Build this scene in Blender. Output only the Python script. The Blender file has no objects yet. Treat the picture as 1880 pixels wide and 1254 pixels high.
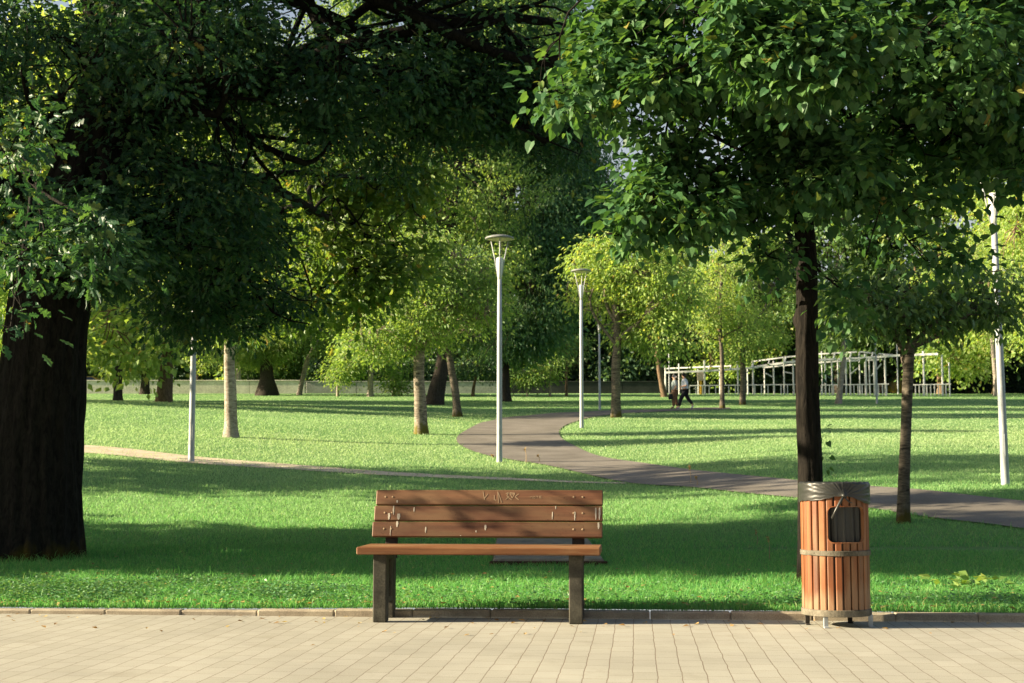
import bpy, math, random
import numpy as np
from mathutils import Vector, Matrix
rng = np.random.default_rng(7)
random.seed(7)
PI = math.pi
scene = bpy.context.scene
COL = scene.collection
R = math.radians
# ------------------------------------------------------------------ camera
FPX = 50.0 / 36.0 * 1880.0
HOR = 872.0
TH = math.atan((HOR - 627.0) / FPX)
CZ = 0.86
cd = bpy.data.cameras.new('camera'); cam = bpy.data.objects.new('camera', cd); COL.objects.link(cam)
cam.location = (0, 0, CZ); cam.rotation_euler = (PI / 2 + TH, 0, 0)
cd.lens = 50; cd.sensor_width = 36; cd.clip_end = 3000; cd.clip_start = 0.1
cd.dof.use_dof = True; cd.dof.focus_distance = 8.4; cd.dof.aperture_fstop = 8.0
scene.camera = cam
FW = np.array([0, math.cos(TH), math.sin(TH)]); UP = np.array([0, -math.sin(TH), math.cos(TH)])

def ray(x, y):
    return FW + np.array([(x - 940.0) / FPX, 0, 0]) + UP * ((627.0 - y) / FPX)
def at(x, y, Y):
    """point of the world at depth Y that the photograph's survey direction (x, y) meets"""
    d = ray(x, y)
    return np.array([0, 0, CZ]) + d * (Y / d[1])

# ------------------------------------------------------------------ terrain
KSL = math.tan(R(5.0))
def kerb_y(X): return 8.70 - KSL * np.clip(X, -40, 40)
_kp = [(8.9, 1111), (10.3, 1075), (13, 1025), (17, 966), (21, 920), (28.8, 848), (41, 785), (55, 763), (72, 748), (100, 725), (118, 722)]
_px = [-50, 8.0] + [k[0] for k in _kp] + [140, 400]
_pz = [0.05, 0.05] + [float(at(940, k[1], k[0])[2]) for k in _kp]
_pz += [_pz[-1] + .35, _pz[-1] + .5]
_tx = np.linspace(-50, 400, 4501); _tz = np.interp(_tx, _px, _pz)
_k = np.hanning(41); _k /= _k.sum()
_tzs = np.convolve(np.pad(_tz, 20, mode='edge'), _k, mode='valid')
_w = np.clip((_tx - 9.5) / 3, 0, 1); _tz = _tz * (1 - _w) + _tzs * _w
def sstep(a, b, x):
    t = np.clip((x - a) / (b - a), 0, 1); return t * t * (3 - 2 * t)   # also works falling, with b < a
def gz(X, Y):
    X = np.asarray(X, float); Y = np.asarray(Y, float)
    z = np.interp(Y, _tx, _tz)
    z = z - (.008 + .02 * sstep(-.2, -2.4, X)) * np.exp(-np.maximum(Y - kerb_y(X) - .1, 0) / .5)
    z = z + .30 * sstep(.5, 7.5, X) * sstep(13, 20, Y) * (1 - sstep(26, 44, Y))
    z = z + .035 * np.sqrt(np.maximum(-X - .5, 0) ** 2 + .5) * sstep(15, 26, Y) * (1 - sstep(50, 90, Y))
    return z + .02 * np.sin(X * .7 + Y * .3) * np.sin(Y * .5 - X * .2) * sstep(12, 20, Y)
def gpx(x, y):
    """ground point under direction (x, y)"""
    lo, hi = 8.9, 135.0
    d = ray(x, y)
    f = lambda Y: (CZ + d[2] * Y / d[1]) - float(gz(d[0] * Y / d[1], Y))
    ys = np.linspace(lo, hi, 700)
    zz = CZ + d[2] * ys / d[1] - gz(d[0] * ys / d[1], ys)
    idx = np.where((zz[:-1] > 0) & (zz[1:] <= 0))[0]
    if len(idx) == 0:
        Y = 118.0
    else:
        a, b = ys[idx[0]], ys[idx[0] + 1]
        for _ in range(30):
            m = (a + b) / 2
            if f(m) > 0: a = m
            else: b = m
        Y = a
    X = d[0] * Y / d[1]
    return np.array([X, Y, float(gz(X, Y))])

# ------------------------------------------------------------------ mesh helpers
def npmesh(name, V, loops, totals, mats, smooth=False, midx=None):
    me = bpy.data.meshes.new(name)
    V = np.ascontiguousarray(V, np.float32); loops = np.ascontiguousarray(loops, np.int32); totals = np.ascontiguousarray(totals, np.int32)
    me.vertices.add(len(V)); me.vertices.foreach_set('co', V.ravel())
    me.loops.add(len(loops)); me.loops.foreach_set('vertex_index', loops)
    me.polygons.add(len(totals))
    st = np.zeros(len(totals), np.int32); st[1:] = np.cumsum(totals)[:-1]
    me.polygons.foreach_set('loop_start', st); me.polygons.foreach_set('loop_total', totals)
    me.polygons.foreach_set('use_smooth', np.full(len(totals), bool(smooth)))
    if midx is not None: me.polygons.foreach_set('material_index', np.ascontiguousarray(midx, np.int32))
    for m in (mats if isinstance(mats, (list, tuple)) else [mats]): me.materials.append(m)
    me.update(calc_edges=True)
    return me
def link(name, me, parent=None, loc=None):
    o = bpy.data.objects.new(name, me); COL.objects.link(o)
    if parent is not None: o.parent = parent
    if loc is not None: o.location = loc
    return o
def tag(o, label=None, cat=None, group=None, kind=None):
    if label: o['label'] = label
    if cat: o['category'] = cat
    if group: o['group'] = group
    if kind: o['kind'] = kind
    return o
def empty(name, loc, label, cat, group=None, rz=0.0):
    o = bpy.data.objects.new(name, None); COL.objects.link(o)
    o.location = [float(v) for v in loc]; o.rotation_euler = (0, 0, rz); o.empty_display_size = .2
    return tag(o, label, cat, group)
class MB:
    """collects shapes for one mesh"""
    def __init__(s): s.V = []; s.F = []; s.n = 0
    def add(s, V, F):
        V = np.asarray(V, float).reshape(-1, 3)
        s.V.append(V); s.F += [tuple(i + s.n for i in f) for f in F]; s.n += len(V)
    def box(s, c, d, rot=None, bev=0.0):
        hx, hy, hz = d[0] / 2, d[1] / 2, d[2] / 2
        b = min(bev, hx * .9, hy * .9, hz * .9)
        if b <= 0:
            V = np.array([(x, y, z) for x in (-hx, hx) for y in (-hy, hy) for z in (-hz, hz)])
            F = [(0, 1, 3, 2), (4, 6, 7, 5), (0, 4, 5, 1), (2, 3, 7, 6), (0, 2, 6, 4), (1, 5, 7, 3)]
        else:
            V = []; ix = {}
            for sx in (-1, 1):
                for sy in (-1, 1):
                    for sz in (-1, 1):
                        for a in range(3):
                            e = [b, b, b]; e[a] = 0
                            ix[(sx, sy, sz, a)] = len(V)
                            V.append((sx * (hx - e[0]), sy * (hy - e[1]), sz * (hz - e[2])))
            F = []
            S = (-1, 1)
            for sg in S:
                F.append([ix[(sg, p, q, 0)] for p, q in ((-1, -1), (1, -1), (1, 1), (-1, 1))][::sg])
                F.append([ix[(q, sg, p, 1)] for p, q in ((-1, -1), (1, -1), (1, 1), (-1, 1))][::sg])
                F.append([ix[(p, q, sg, 2)] for p, q in ((-1, -1), (1, -1), (1, 1), (-1, 1))][::sg])
            for p in S:
                for q in S:
                    F.append([ix[(p, q, -1, 0)], ix[(p, q, 1, 0)], ix[(p, q, 1, 1)], ix[(p, q, -1, 1)]][::p * q])
                    F.append([ix[(-1, p, q, 1)], ix[(1, p, q, 1)], ix[(1, p, q, 2)], ix[(-1, p, q, 2)]][::p * q])
                    F.append([ix[(p, -1, q, 0)], ix[(p, -1, q, 2)], ix[(p, 1, q, 2)], ix[(p, 1, q, 0)]][::p * q])
                    for r in S:
                        F.append([ix[(p, q, r, 0)], ix[(p, q, r, 1)], ix[(p, q, r, 2)]][::p * q * r])
            V = np.array(V)
        if rot is not None: V = V @ np.array(rot).T
        s.add(V + np.asarray(c, float), F)
    def tube(s, P, r, sides=8, cap=True):
        V, L = tube_np(P, r, sides)
        F = [tuple(q) for q in L.reshape(-1, 4)]
        n = len(np.atleast_2d(P))
        if cap: F += [tuple(range(sides))[::-1], tuple(range((n - 1) * sides, n * sides))]
        s.add(V, F)
    def lathe(s, prof, sides=24, c=(0, 0, 0)):
        V = []; F = []
        for (r, z) in prof:
            for k in range(sides):
                a = 2 * PI * k / sides; V.append((c[0] + r * math.cos(a), c[1] + r * math.sin(a), c[2] + z))
        for i in range(len(prof) - 1):
            for k in range(sides):
                k2 = (k + 1) % sides
                F.append((i * sides + k, i * sides + k2, (i + 1) * sides + k2, (i + 1) * sides + k))
        if prof[0][0] > 0: F.append(tuple(range(sides))[::-1])
        if prof[-1][0] > 0: F.append(tuple(range((len(prof) - 1) * sides, len(prof) * sides)))
        s.add(V, F)
    def mesh(s, name, mat, smooth=False):
        V = np.concatenate(s.V); loops = [i for f in s.F for i in f]; tot = [len(f) for f in s.F]
        return npmesh(name, V, loops, tot, mat, smooth)
    def build(s, name, mat, parent=None, smooth=False, loc=None):
        return link(name, s.mesh(name, mat, smooth), parent, loc)

def tube_np(P, r, sides):
    P = np.asarray(P, float); n = len(P); r = np.broadcast_to(np.asarray(r, float), (n,))
    T = np.gradient(P, axis=0); T /= np.linalg.norm(T, axis=1)[:, None] + 1e-9
    ref = np.array([0.0, 0, 1]) if abs(T[:, 2]).mean() < .8 else np.array([1.0, 0, 0])
    A = np.cross(T, ref); A /= np.linalg.norm(A, axis=1)[:, None] + 1e-9
    B = np.cross(T, A)
    a = np.linspace(0, 2 * PI, sides, endpoint=False)
    V = P[:, None, :] + r[:, None, None] * (A[:, None, :] * np.cos(a)[None, :, None] + B[:, None, :] * np.sin(a)[None, :, None])
    i = np.arange(n - 1)[:, None] * sides; k = np.arange(sides)[None, :]; k2 = (k + 1) % sides
    L = np.stack([i + k, i + k2, i + sides + k2, i + sides + k], -1).reshape(-1)
    return V.reshape(-1, 3), L

# ------------------------------------------------------------------ materials
def newmat(name):
    m = bpy.data.materials.new(name); m.use_nodes = True
    nt = m.node_tree; nt.nodes.clear()
    out = nt.nodes.new('ShaderNodeOutputMaterial')
    return m, nt, out
def N(nt, t, **kw):
    n = nt.nodes.new(t)
    for k, v in kw.items():
        if k.startswith('i_'): n.inputs[k[2:].replace('_', ' ')].default_value = v
        else: setattr(n, k, v)
    return n
def ramp(nt, stops, src, interp='LINEAR'):
    r = nt.nodes.new('ShaderNodeValToRGB'); cr = r.color_ramp; cr.interpolation = interp
    while len(cr.elements) < len(stops): cr.elements.new(.5)
    for e, (p, c) in zip(cr.elements, stops):
        e.position = p; e.color = (c[0], c[1], c[2], 1) if not isinstance(c, (int, float)) else (c, c, c, 1)
    if src is not None: nt.links.new(src, r.inputs[0])
    return r
def noise(nt, scale, detail=4, vec=None, rough=.6, dist=0.0):
    n = N(nt, 'ShaderNodeTexNoise'); n.inputs['Scale'].default_value = scale; n.inputs['Detail'].default_value = detail
    n.inputs['Roughness'].default_value = rough; n.inputs['Distortion'].default_value = dist
    if vec is not None: nt.links.new(vec, n.inputs['Vector'])
    return n
def mapping(nt, scale=(1, 1, 1), src='Object'):
    tc = N(nt, 'ShaderNodeTexCoord'); mp = N(nt, 'ShaderNodeMapping'); mp.inputs['Scale'].default_value = scale
    nt.links.new(tc.outputs[src], mp.inputs['Vector']); return mp
def mixc(nt, fac, a, b, mode='MIX'):
    m = N(nt, 'ShaderNodeMix', data_type='RGBA', blend_type=mode)
    for sock, v in ((m.inputs[0], fac), (m.inputs[6], a), (m.inputs[7], b)):
        if hasattr(v, 'links') or isinstance(v, bpy.types.NodeSocket): nt.links.new(v, sock)
        elif isinstance(v, (int, float)): sock.default_value = v
        else: sock.default_value = (v[0], v[1], v[2], 1)
    return m.outputs[2]
def bump(nt, h, strength=.5, dist=.01):
    b = N(nt, 'ShaderNodeBump'); b.inputs['Strength'].default_value = strength; b.inputs['Distance'].default_value = dist
    nt.links.new(h, b.inputs['Height']); return b.outputs[0]
def principled(nt, out, color, rough=.7, spec=.3, metal=0.0, normal=None):
    p = N(nt, 'ShaderNodeBsdfPrincipled')
    if isinstance(color, bpy.types.NodeSocket): nt.links.new(color, p.inputs['Base Color'])
    else: p.inputs['Base Color'].default_value = (*color, 1)
    if isinstance(rough, bpy.types.NodeSocket): nt.links.new(rough, p.inputs['Roughness'])
    else: p.inputs['Roughness'].default_value = rough
    p.inputs['Specular IOR Level'].default_value = spec; p.inputs['Metallic'].default_value = metal
    if normal is not None: nt.links.new(normal, p.inputs['Normal'])
    if out is not None: nt.links.new(p.outputs[0], out.inputs[0])
    return p
def mat_plain(name, c, rough=.6, spec=.3, metal=0.0, var=.25, scale=8):
    m, nt, out = newmat(name)
    n = noise(nt, scale, 5, mapping(nt).outputs[0])
    col = ramp(nt, [(.3, tuple(v * (1 - var) for v in c)), (.7, tuple(min(1, v * (1 + var)) for v in c))], n.outputs[0]).outputs[0]
    principled(nt, out, col, rough, spec, metal, bump(nt, n.outputs[0], .15, .003)); return m
def mat_leaf(name, stops, trans=.4, rough=.45, spec=.35):
    m, nt, out = newmat(name)
    g = N(nt, 'ShaderNodeNewGeometry')
    col = ramp(nt, stops, g.outputs['Random Per Island']).outputs[0]
    p = principled(nt, None, col, rough, spec)
    t = N(nt, 'ShaderNodeBsdfTranslucent')
    tc = mixc(nt, 1.0, col, (1.5, 1.35, .55), 'MULTIPLY'); nt.links.new(tc, t.inputs[0])
    mx = N(nt, 'ShaderNodeMixShader'); mx.inputs[0].default_value = trans
    nt.links.new(p.outputs[0], mx.inputs[1]); nt.links.new(t.outputs[0], mx.inputs[2]); nt.links.new(mx.outputs[0], out.inputs[0])
    return m
def mat_bark(name, dark, light, zs=.25, scale=22, moss=None, bands=False, moss_h=.6):
    m, nt, out = newmat(name)
    if bands:
        mp = mapping(nt, (1.6, 1.6, 6.5)); n = noise(nt, 3.0, 6, mp.outputs[0], .75, 1.1)
    else:
        mp = mapping(nt, (1, 1, zs)); n = noise(nt, scale, 6, mp.outputs[0], .65, .8)
    col = ramp(nt, [(.35, dark), (.62, light)], n.outputs[0]).outputs[0]
    if moss is not None:
        n2 = noise(nt, 5, 4, mapping(nt, (1, 1, .6)).outputs[0])
        tc = N(nt, 'ShaderNodeTexCoord'); sp = N(nt, 'ShaderNodeSeparateXYZ'); nt.links.new(tc.outputs['Object'], sp.inputs[0])
        a = N(nt, 'ShaderNodeMath', operation='MULTIPLY_ADD'); nt.links.new(sp.outputs[2], a.inputs[0]); a.inputs[1].default_value = -.35 / moss_h; nt.links.new(n2.outputs[0], a.inputs[2])
        f = ramp(nt, [(.28, 0.0), (.46, 1.0)], a.outputs[0]).outputs[0]
        col = mixc(nt, f, col, moss)
    principled(nt, out, col, .9, .1, 0, bump(nt, n.outputs[0], .9, .02)); return m

M = {}
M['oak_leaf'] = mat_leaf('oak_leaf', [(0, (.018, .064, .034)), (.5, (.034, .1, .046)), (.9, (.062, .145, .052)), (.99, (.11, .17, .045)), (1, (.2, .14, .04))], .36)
M['oak_lit'] = mat_leaf('oak_lit', [(0, (.07, .15, .035)), (.5, (.13, .23, .05)), (.95, (.22, .3, .08)), (1, (.32, .22, .06))], .45)  # brighter copy of the oak leaf, sunlight put into its colour
M['lime_leaf'] = mat_leaf('lime_leaf', [(0, (.03, .092, .035)), (.6, (.06, .148, .052)), (.95, (.1, .2, .06)), (.992, (.15, .23, .06)), (1, (.28, .22, .05))], .36, .5, .28)
M['leaf_fresh'] = mat_leaf('leaf_fresh', [(0, (.12, .22, .06)), (.5, (.19, .32, .09)), (.9, (.29, .41, .13)), (1, (.38, .44, .16))], .48)
M['leaf_yellow'] = mat_leaf('leaf_yellow', [(0, (.16, .27, .07)), (.4, (.26, .4, .11)), (.85, (.36, .49, .16)), (.98, (.44, .48, .17)), (1, (.46, .33, .12))], .48)
M['leaf_mid'] = mat_leaf('leaf_mid', [(0, (.055, .12, .045)), (.5, (.1, .19, .065)), (1, (.18, .28, .09))], .42)
M['leaf_blue'] = mat_leaf('leaf_blue', [(0, (.04, .09, .05)), (.6, (.075, .15, .08)), (1, (.14, .23, .1))], .38)
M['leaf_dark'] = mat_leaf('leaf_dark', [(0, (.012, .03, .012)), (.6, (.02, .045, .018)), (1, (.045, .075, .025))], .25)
M['leaf_teal'] = mat_leaf('leaf_teal', [(0, (.06, .14, .075)), (.6, (.1, .22, .11)), (.92, (.17, .3, .13)), (1, (.26, .38, .15))], .45)
M['needle'] = mat_leaf('needle', [(0, (.1, .18, .06)), (.6, (.18, .28, .085)), (1, (.32, .38, .12))], .4)
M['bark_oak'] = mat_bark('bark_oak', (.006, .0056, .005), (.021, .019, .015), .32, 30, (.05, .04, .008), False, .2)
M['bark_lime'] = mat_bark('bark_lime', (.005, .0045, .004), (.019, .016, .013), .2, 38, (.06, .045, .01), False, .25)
M['bark_dark'] = mat_bark('bark_dark', (.02, .017, .014), (.06, .05, .04))
M['bark_brown'] = mat_bark('bark_brown', (.08, .055, .035), (.2, .14, .09))
M['bark_pale'] = mat_bark('bark_pale', (.14, .11, .085), (.42, .37, .31), bands=True)
M['bark_moss'] = mat_bark('bark_moss', (.05, .042, .035), (.34, .29, .23), bands=True, moss=(.13, .11, .025), moss_h=.55)
M['bark_band'] = mat_bark('bark_band', (.03, .026, .022), (.2, .17, .13), bands=True, moss=(.09, .075, .02), moss_h=.35)
M['bark_lichen'] = mat_bark('bark_lichen', (.13, .09, .055), (.3, .22, .14), moss=(.26, .19, .03), moss_h=1.6)

# grass
def mat_grass():
    m, nt, out = newmat('grass_blade')
    g = N(nt, 'ShaderNodeNewGeometry')
    c1 = ramp(nt, [(0, (.058, .25, .062)), (.55, (.13, .39, .095)), (.9, (.235, .48, .13)), (.965, (.34, .42, .15)), (1, (.46, .45, .22))], g.outputs['Random Per Island']).outputs[0]
    n = noise(nt, .35, 4, mapping(nt).outputs[0])
    f = ramp(nt, [(.35, .0), (.7, .55)], n.outputs[0]).outputs[0]
    col = mixc(nt, f, c1, (.18, .37, .12))
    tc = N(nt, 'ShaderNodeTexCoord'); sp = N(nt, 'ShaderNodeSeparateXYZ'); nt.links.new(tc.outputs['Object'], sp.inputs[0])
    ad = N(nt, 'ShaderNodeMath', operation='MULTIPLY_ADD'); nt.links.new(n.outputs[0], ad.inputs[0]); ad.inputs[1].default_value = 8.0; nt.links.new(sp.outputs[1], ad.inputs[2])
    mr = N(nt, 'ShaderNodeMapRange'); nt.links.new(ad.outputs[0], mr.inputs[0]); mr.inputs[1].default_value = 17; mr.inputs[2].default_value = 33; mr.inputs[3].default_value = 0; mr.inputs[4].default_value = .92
    paled = ramp(nt, [(0, (.3, .43, .205)), (.7, (.345, .47, .24)), (1, (.4, .51, .285))], g.outputs['Random Per Island']).outputs[0]
    nb = noise(nt, .11, 5, mapping(nt).outputs[0], .7); paled = mixc(nt, ramp(nt, [(.42, 0.0), (.68, .7)], nb.outputs[0]).outputs[0], paled, (.44, .49, .27))
    col = mixc(nt, mr.outputs[0], col, paled)      # sheen of the sunlit open lawn beyond the dirt path, put into blade colour
    p = principled(nt, None, col, .5, .3)
    t = N(nt, 'ShaderNodeBsdfTranslucent'); nt.links.new(mixc(nt, 1.0, col, (1.2, 1.3, .95), 'MULTIPLY'), t.inputs[0])
    mx = N(nt, 'ShaderNodeMixShader'); mx.inputs[0].default_value = .42
    nt.links.new(p.outputs[0], mx.inputs[1]); nt.links.new(t.outputs[0], mx.inputs[2]); nt.links.new(mx.outputs[0], out.inputs[0])
    return m
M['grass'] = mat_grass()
def mat_lawn():
    m, nt, out = newmat('lawn_turf')
    mp = mapping(nt); a = noise(nt, .3, 5, mp.outputs[0]); b = noise(nt, 14, 6, mp.outputs[0], .7)
    c = ramp(nt, [(.3, (.06, .15, .045)), (.7, (.15, .29, .1))], b.outputs[0]).outputs[0]
    c = mixc(nt, ramp(nt, [(.35, 0.0), (.7, .6)], a.outputs[0]).outputs[0], c, (.24, .37, .14))
    principled(nt, out, c, .9, .05, 0, bump(nt, b.outputs[0], .8, .05)); return m
M['lawn'] = mat_lawn()
def mat_paving():
    m, nt, out = newmat('paving_blocks')
    tc = N(nt, 'ShaderNodeTexCoord'); sp = N(nt, 'ShaderNodeSeparateXYZ'); nt.links.new(tc.outputs['Object'], sp.inputs[0])
    cb = N(nt, 'ShaderNodeCombineXYZ'); nt.links.new(sp.outputs[1], cb.inputs[0]); nt.links.new(sp.outputs[0], cb.inputs[1])
    dn = noise(nt, 4.5, 3, tc.outputs['Object'])
    vm = N(nt, 'ShaderNodeVectorMath', operation='MULTIPLY_ADD'); nt.links.new(dn.outputs['Color'], vm.inputs[0]); vm.inputs[1].default_value = (.007, .017, 0); nt.links.new(cb.outputs[0], vm.inputs[2])
    br = N(nt, 'ShaderNodeTexBrick'); br.offset = .5; br.squash = 1
    nt.links.new(vm.outputs[0], br.inputs['Vector'])
    for k, v in (('Scale', 1.0), ('Mortar Size', .0022), ('Mortar Smooth', .3), ('Bias', 0.0), ('Brick Width', .21), ('Row Height', .106)): br.inputs[k].default_value = v
    br.inputs['Color1'].default_value = (.34, .33, .277, 1); br.inputs['Color2'].default_value = (.375, .365, .312, 1); br.inputs['Mortar'].default_value = (.17, .13, .095, 1)
    big = noise(nt, .9, 5, tc.outputs['Object']); fine = noise(nt, 160, 3, tc.outputs['Object'], .8); mid = noise(nt, 7, 6, tc.outputs['Object'], .7)
    c = mixc(nt, 1.0, br.outputs['Color'], ramp(nt, [(.3, .82), (.7, 1.1)], big.outputs[0]).outputs[0], 'MULTIPLY')
    c = mixc(nt, 1.0, c, ramp(nt, [(.3, .8), (.7, 1.12)], fine.outputs[0]).outputs[0], 'MULTIPLY')
    c = mixc(nt, ramp(nt, [(.6, 0.0), (.8, .4)], mid.outputs[0]).outputs[0], c, (.3, .25, .18))
    dk = noise(nt, 2.2, 7, tc.outputs['Object'], .75); c = mixc(nt, ramp(nt, [(.55, 0.0), (.75, .5)], dk.outputs[0]).outputs[0], c, (.2, .18, .13))
    gm = noise(nt, 11, 1, tc.outputs['Object']); c = mixc(nt, ramp(nt, [(.76, 0.0), (.79, .6)], gm.outputs[0]).outputs[0], c, (.12, .1, .08))
    hs = N(nt, 'ShaderNodeMath', operation='MULTIPLY_ADD'); nt.links.new(br.outputs['Fac'], hs.inputs[0]); hs.inputs[1].default_value = -1.0; nt.links.new(fine.outputs[0], hs.inputs[2])
    principled(nt, out, c, .85, .2, 0, bump(nt, hs.outputs[0], .35, .003)); return m
M['paving'] = mat_paving()
def mat_stone(name, c1, c2, s=6, fine=120, bs=.4):
    m, nt, out = newmat(name); mp = mapping(nt)
    a = noise(nt, s, 6, mp.outputs[0]); b = noise(nt, fine, 3, mp.outputs[0], .8)
    c = ramp(nt, [(.3, c1), (.7, c2)], a.outputs[0]).outputs[0]
    c = mixc(nt, 1.0, c, ramp(nt, [(.3, .7), (.7, 1.25)], b.outputs[0]).outputs[0], 'MULTIPLY')
    principled(nt, out, c, .9, .15, 0, bump(nt, b.outputs[0], bs, .004)); return m
M['kerb'] = mat_stone('kerb_concrete', (.24, .2, .15), (.42, .37, .28))
M['slab'] = mat_stone('slab_concrete', (.17, .15, .12), (.29, .265, .215))
M['asphalt'] = mat_stone('asphalt', (.128, .116, .099), (.21, .192, .168), 1.3, 60)
M['dirt'] = mat_stone('dirt', (.38, .32, .23), (.58, .5, .38), 3, 40)
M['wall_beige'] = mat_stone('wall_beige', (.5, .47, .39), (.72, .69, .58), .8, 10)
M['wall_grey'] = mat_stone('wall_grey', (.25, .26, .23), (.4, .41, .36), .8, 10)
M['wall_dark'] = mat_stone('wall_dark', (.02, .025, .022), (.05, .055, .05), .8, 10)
M['facade'] = mat_stone('facade', (.4, .33, .24), (.55, .47, .36), .5, 8)
M['pilaster'] = mat_stone('pilaster', (.6, .56, .48), (.75, .7, .6), .5, 8)
M['glass'] = mat_plain('window_glass', (.03, .04, .045), .1, .6)
M['bench_leg'] = mat_stone('bench_concrete', (.028, .027, .023), (.095, .09, .07), 9, 90)
M['iron'] = mat_stone('dark_iron', (.02, .018, .016), (.05, .045, .04), 14, 120)
M['band'] = mat_stone('weathered_band', (.075, .068, .05), (.2, .18, .14), 12, 90)
M['galv'] = mat_plain('galvanised_paint', (.36, .385, .4), .5, .4, 0.0, .14, 5)
M['lamp_disc'] = mat_plain('lamp_disc', (.2, .21, .2), .5, .35, 0, .12, 5)
M['lampdish'] = mat_plain('lamp_dish', (.5, .46, .25), .5, .3)
M['white_paint'] = mat_plain('white_paint', (.62, .63, .6), .5, .3, 0, .1, 3)
M['rubber'] = mat_plain('rubber', (.02, .02, .02), .7, .2)
def mat_wood(name, c1, c2, c3, axis=0, wear=(.42, .35, .25), foot=False):
    m, nt, out = newmat(name)
    sc = [26, 26, 26]; sc[axis] = 1.3
    n = noise(nt, 1.0, 6, mapping(nt, tuple(sc)).outputs[0], .65, .6)
    c = ramp(nt, [(.28, c1), (.5, c2), (.75, c3)], n.outputs[0]).outputs[0]
    sc2 = [7, 7, 7]; sc2[axis] = 1.6
    n2 = noise(nt, 1.0, 4, mapping(nt, tuple(sc2)).outputs[0])
    c = mixc(nt, ramp(nt, [(.48, 0.0), (.72, .6)], n2.outputs[0]).outputs[0], c, wear)
    gi = N(nt, 'ShaderNodeNewGeometry')
    c = mixc(nt, 1.0, c, ramp(nt, [(0, .72), (1, 1.18)], gi.outputs['Random Per Island']).outputs[0], 'MULTIPLY')
    n3 = noise(nt, 55, 3, mapping(nt).outputs[0], .8)
    c = mixc(nt, ramp(nt, [(.62, 0.0), (.72, .75)], n3.outputs[0]).outputs[0], c, tuple(v * .4 for v in c2))
    if foot:      # dust splashed up from the pavement
        tc = N(nt, 'ShaderNodeTexCoord'); sp = N(nt, 'ShaderNodeSeparateXYZ'); nt.links.new(tc.outputs['Object'], sp.inputs[0])
        a = N(nt, 'ShaderNodeMath', operation='MULTIPLY_ADD'); nt.links.new(n2.outputs[0], a.inputs[0]); a.inputs[1].default_value = -.35; nt.links.new(sp.outputs[2], a.inputs[2])
        c = mixc(nt, ramp(nt, [(-0.0, .55), (.06, 0.0)], a.outputs[0]).outputs[0], c, (.3, .2, .12))
    principled(nt, out, c, .55, .35, 0, bump(nt, n.outputs[0], .35, .003)); return m
M['bench_wood'] = mat_wood('bench_wood', (.06, .025, .013), (.105, .045, .023), (.16, .07, .034), 0, (.17, .11, .055))
M['seat_wood'] = mat_wood('seat_wood', (.09, .036, .013), (.165, .066, .023), (.24, .12, .05), 0, (.33, .25, .14))
M['bin_wood'] = mat_wood('bin_wood', (.1, .034, .012), (.2, .064, .02), (.28, .105, .035), 2, (.32, .21, .11), True)
M['scratch'] = mat_plain('scratched_wood', (.34, .25, .16), .8, .1)
M['dropping'] = mat_plain('white_dropping', (.5, .46, .38), .8, .1)
def mat_bag():
    m, nt, out = newmat('bin_liner')
    n = noise(nt, 40, 4, mapping(nt).outputs[0])
    p = principled(nt, None, (.035, .037, .034), .36, .6, 0, bump(nt, n.outputs[0], .25, .003))
    t = N(nt, 'ShaderNodeBsdfTranslucent'); t.inputs[0].default_value = (.12, .13, .11, 1)
    mx = N(nt, 'ShaderNodeMixShader'); mx.inputs[0].default_value = .25
    nt.links.new(p.outputs[0], mx.inputs[1]); nt.links.new(t.outputs[0], mx.inputs[2]); nt.links.new(mx.outputs[0], out.inputs[0]); return m
M['bag'] = mat_bag()

# ------------------------------------------------------------------ ground
def grid_mesh(name, P, mat, smooth=True):
    r, c, _ = P.shape
    i = np.arange(r - 1)[:, None] * c; k = np.arange(c - 1)[None, :]
    L = np.stack([i + k, i + k + 1, i + c + k + 1, i + c + k], -1).reshape(-1)
    return npmesh(name, P.reshape(-1, 3), L, np.full((r - 1) * (c - 1), 4), mat, smooth)
t = np.concatenate([np.arange(0, 14, .18), 14 * np.exp(np.linspace(0, math.log(400 / 14), 170))])
s = np.linspace(-1, 1, 161)
TT, SS = np.meshgrid(t, s, indexing='ij')
XX = SS * (14 + TT * 1.05)
YY = kerb_y(XX) + .096 + TT
lawn = tag(link('lawn', grid_mesh('lawn', np.stack([XX, YY, gz(XX, YY)], -1), M['lawn'])), kind='structure')
mb = MB()
mb.add([(-45, -30, 0), (45, -30, 0), (45, 0, 0), (-45, 0, 0)], [(0, 1, 2, 3)])
pav = mb.build('pavement', M['paving']); pav.location = (0, 8.70, 0); pav.rotation_euler = (0, 0, -R(5)); tag(pav, kind='structure')
mb = MB()
for i in range(-80, 81):
    x = i * .48 + .11
    h = .046 - .018 * float(sstep(-.2, -2.4, x)) + random.uniform(-.002, .002)
    mb.box((x, .05 + random.uniform(-.003, .003), h / 2 - .05), (.4765, .1, h + .1), None, .008)
kb = mb.build('kerb', M['kerb']); kb.location = (0, 8.703, 0); kb.rotation_euler = (0, 0, -R(5)); tag(kb, kind='structure')

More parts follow.
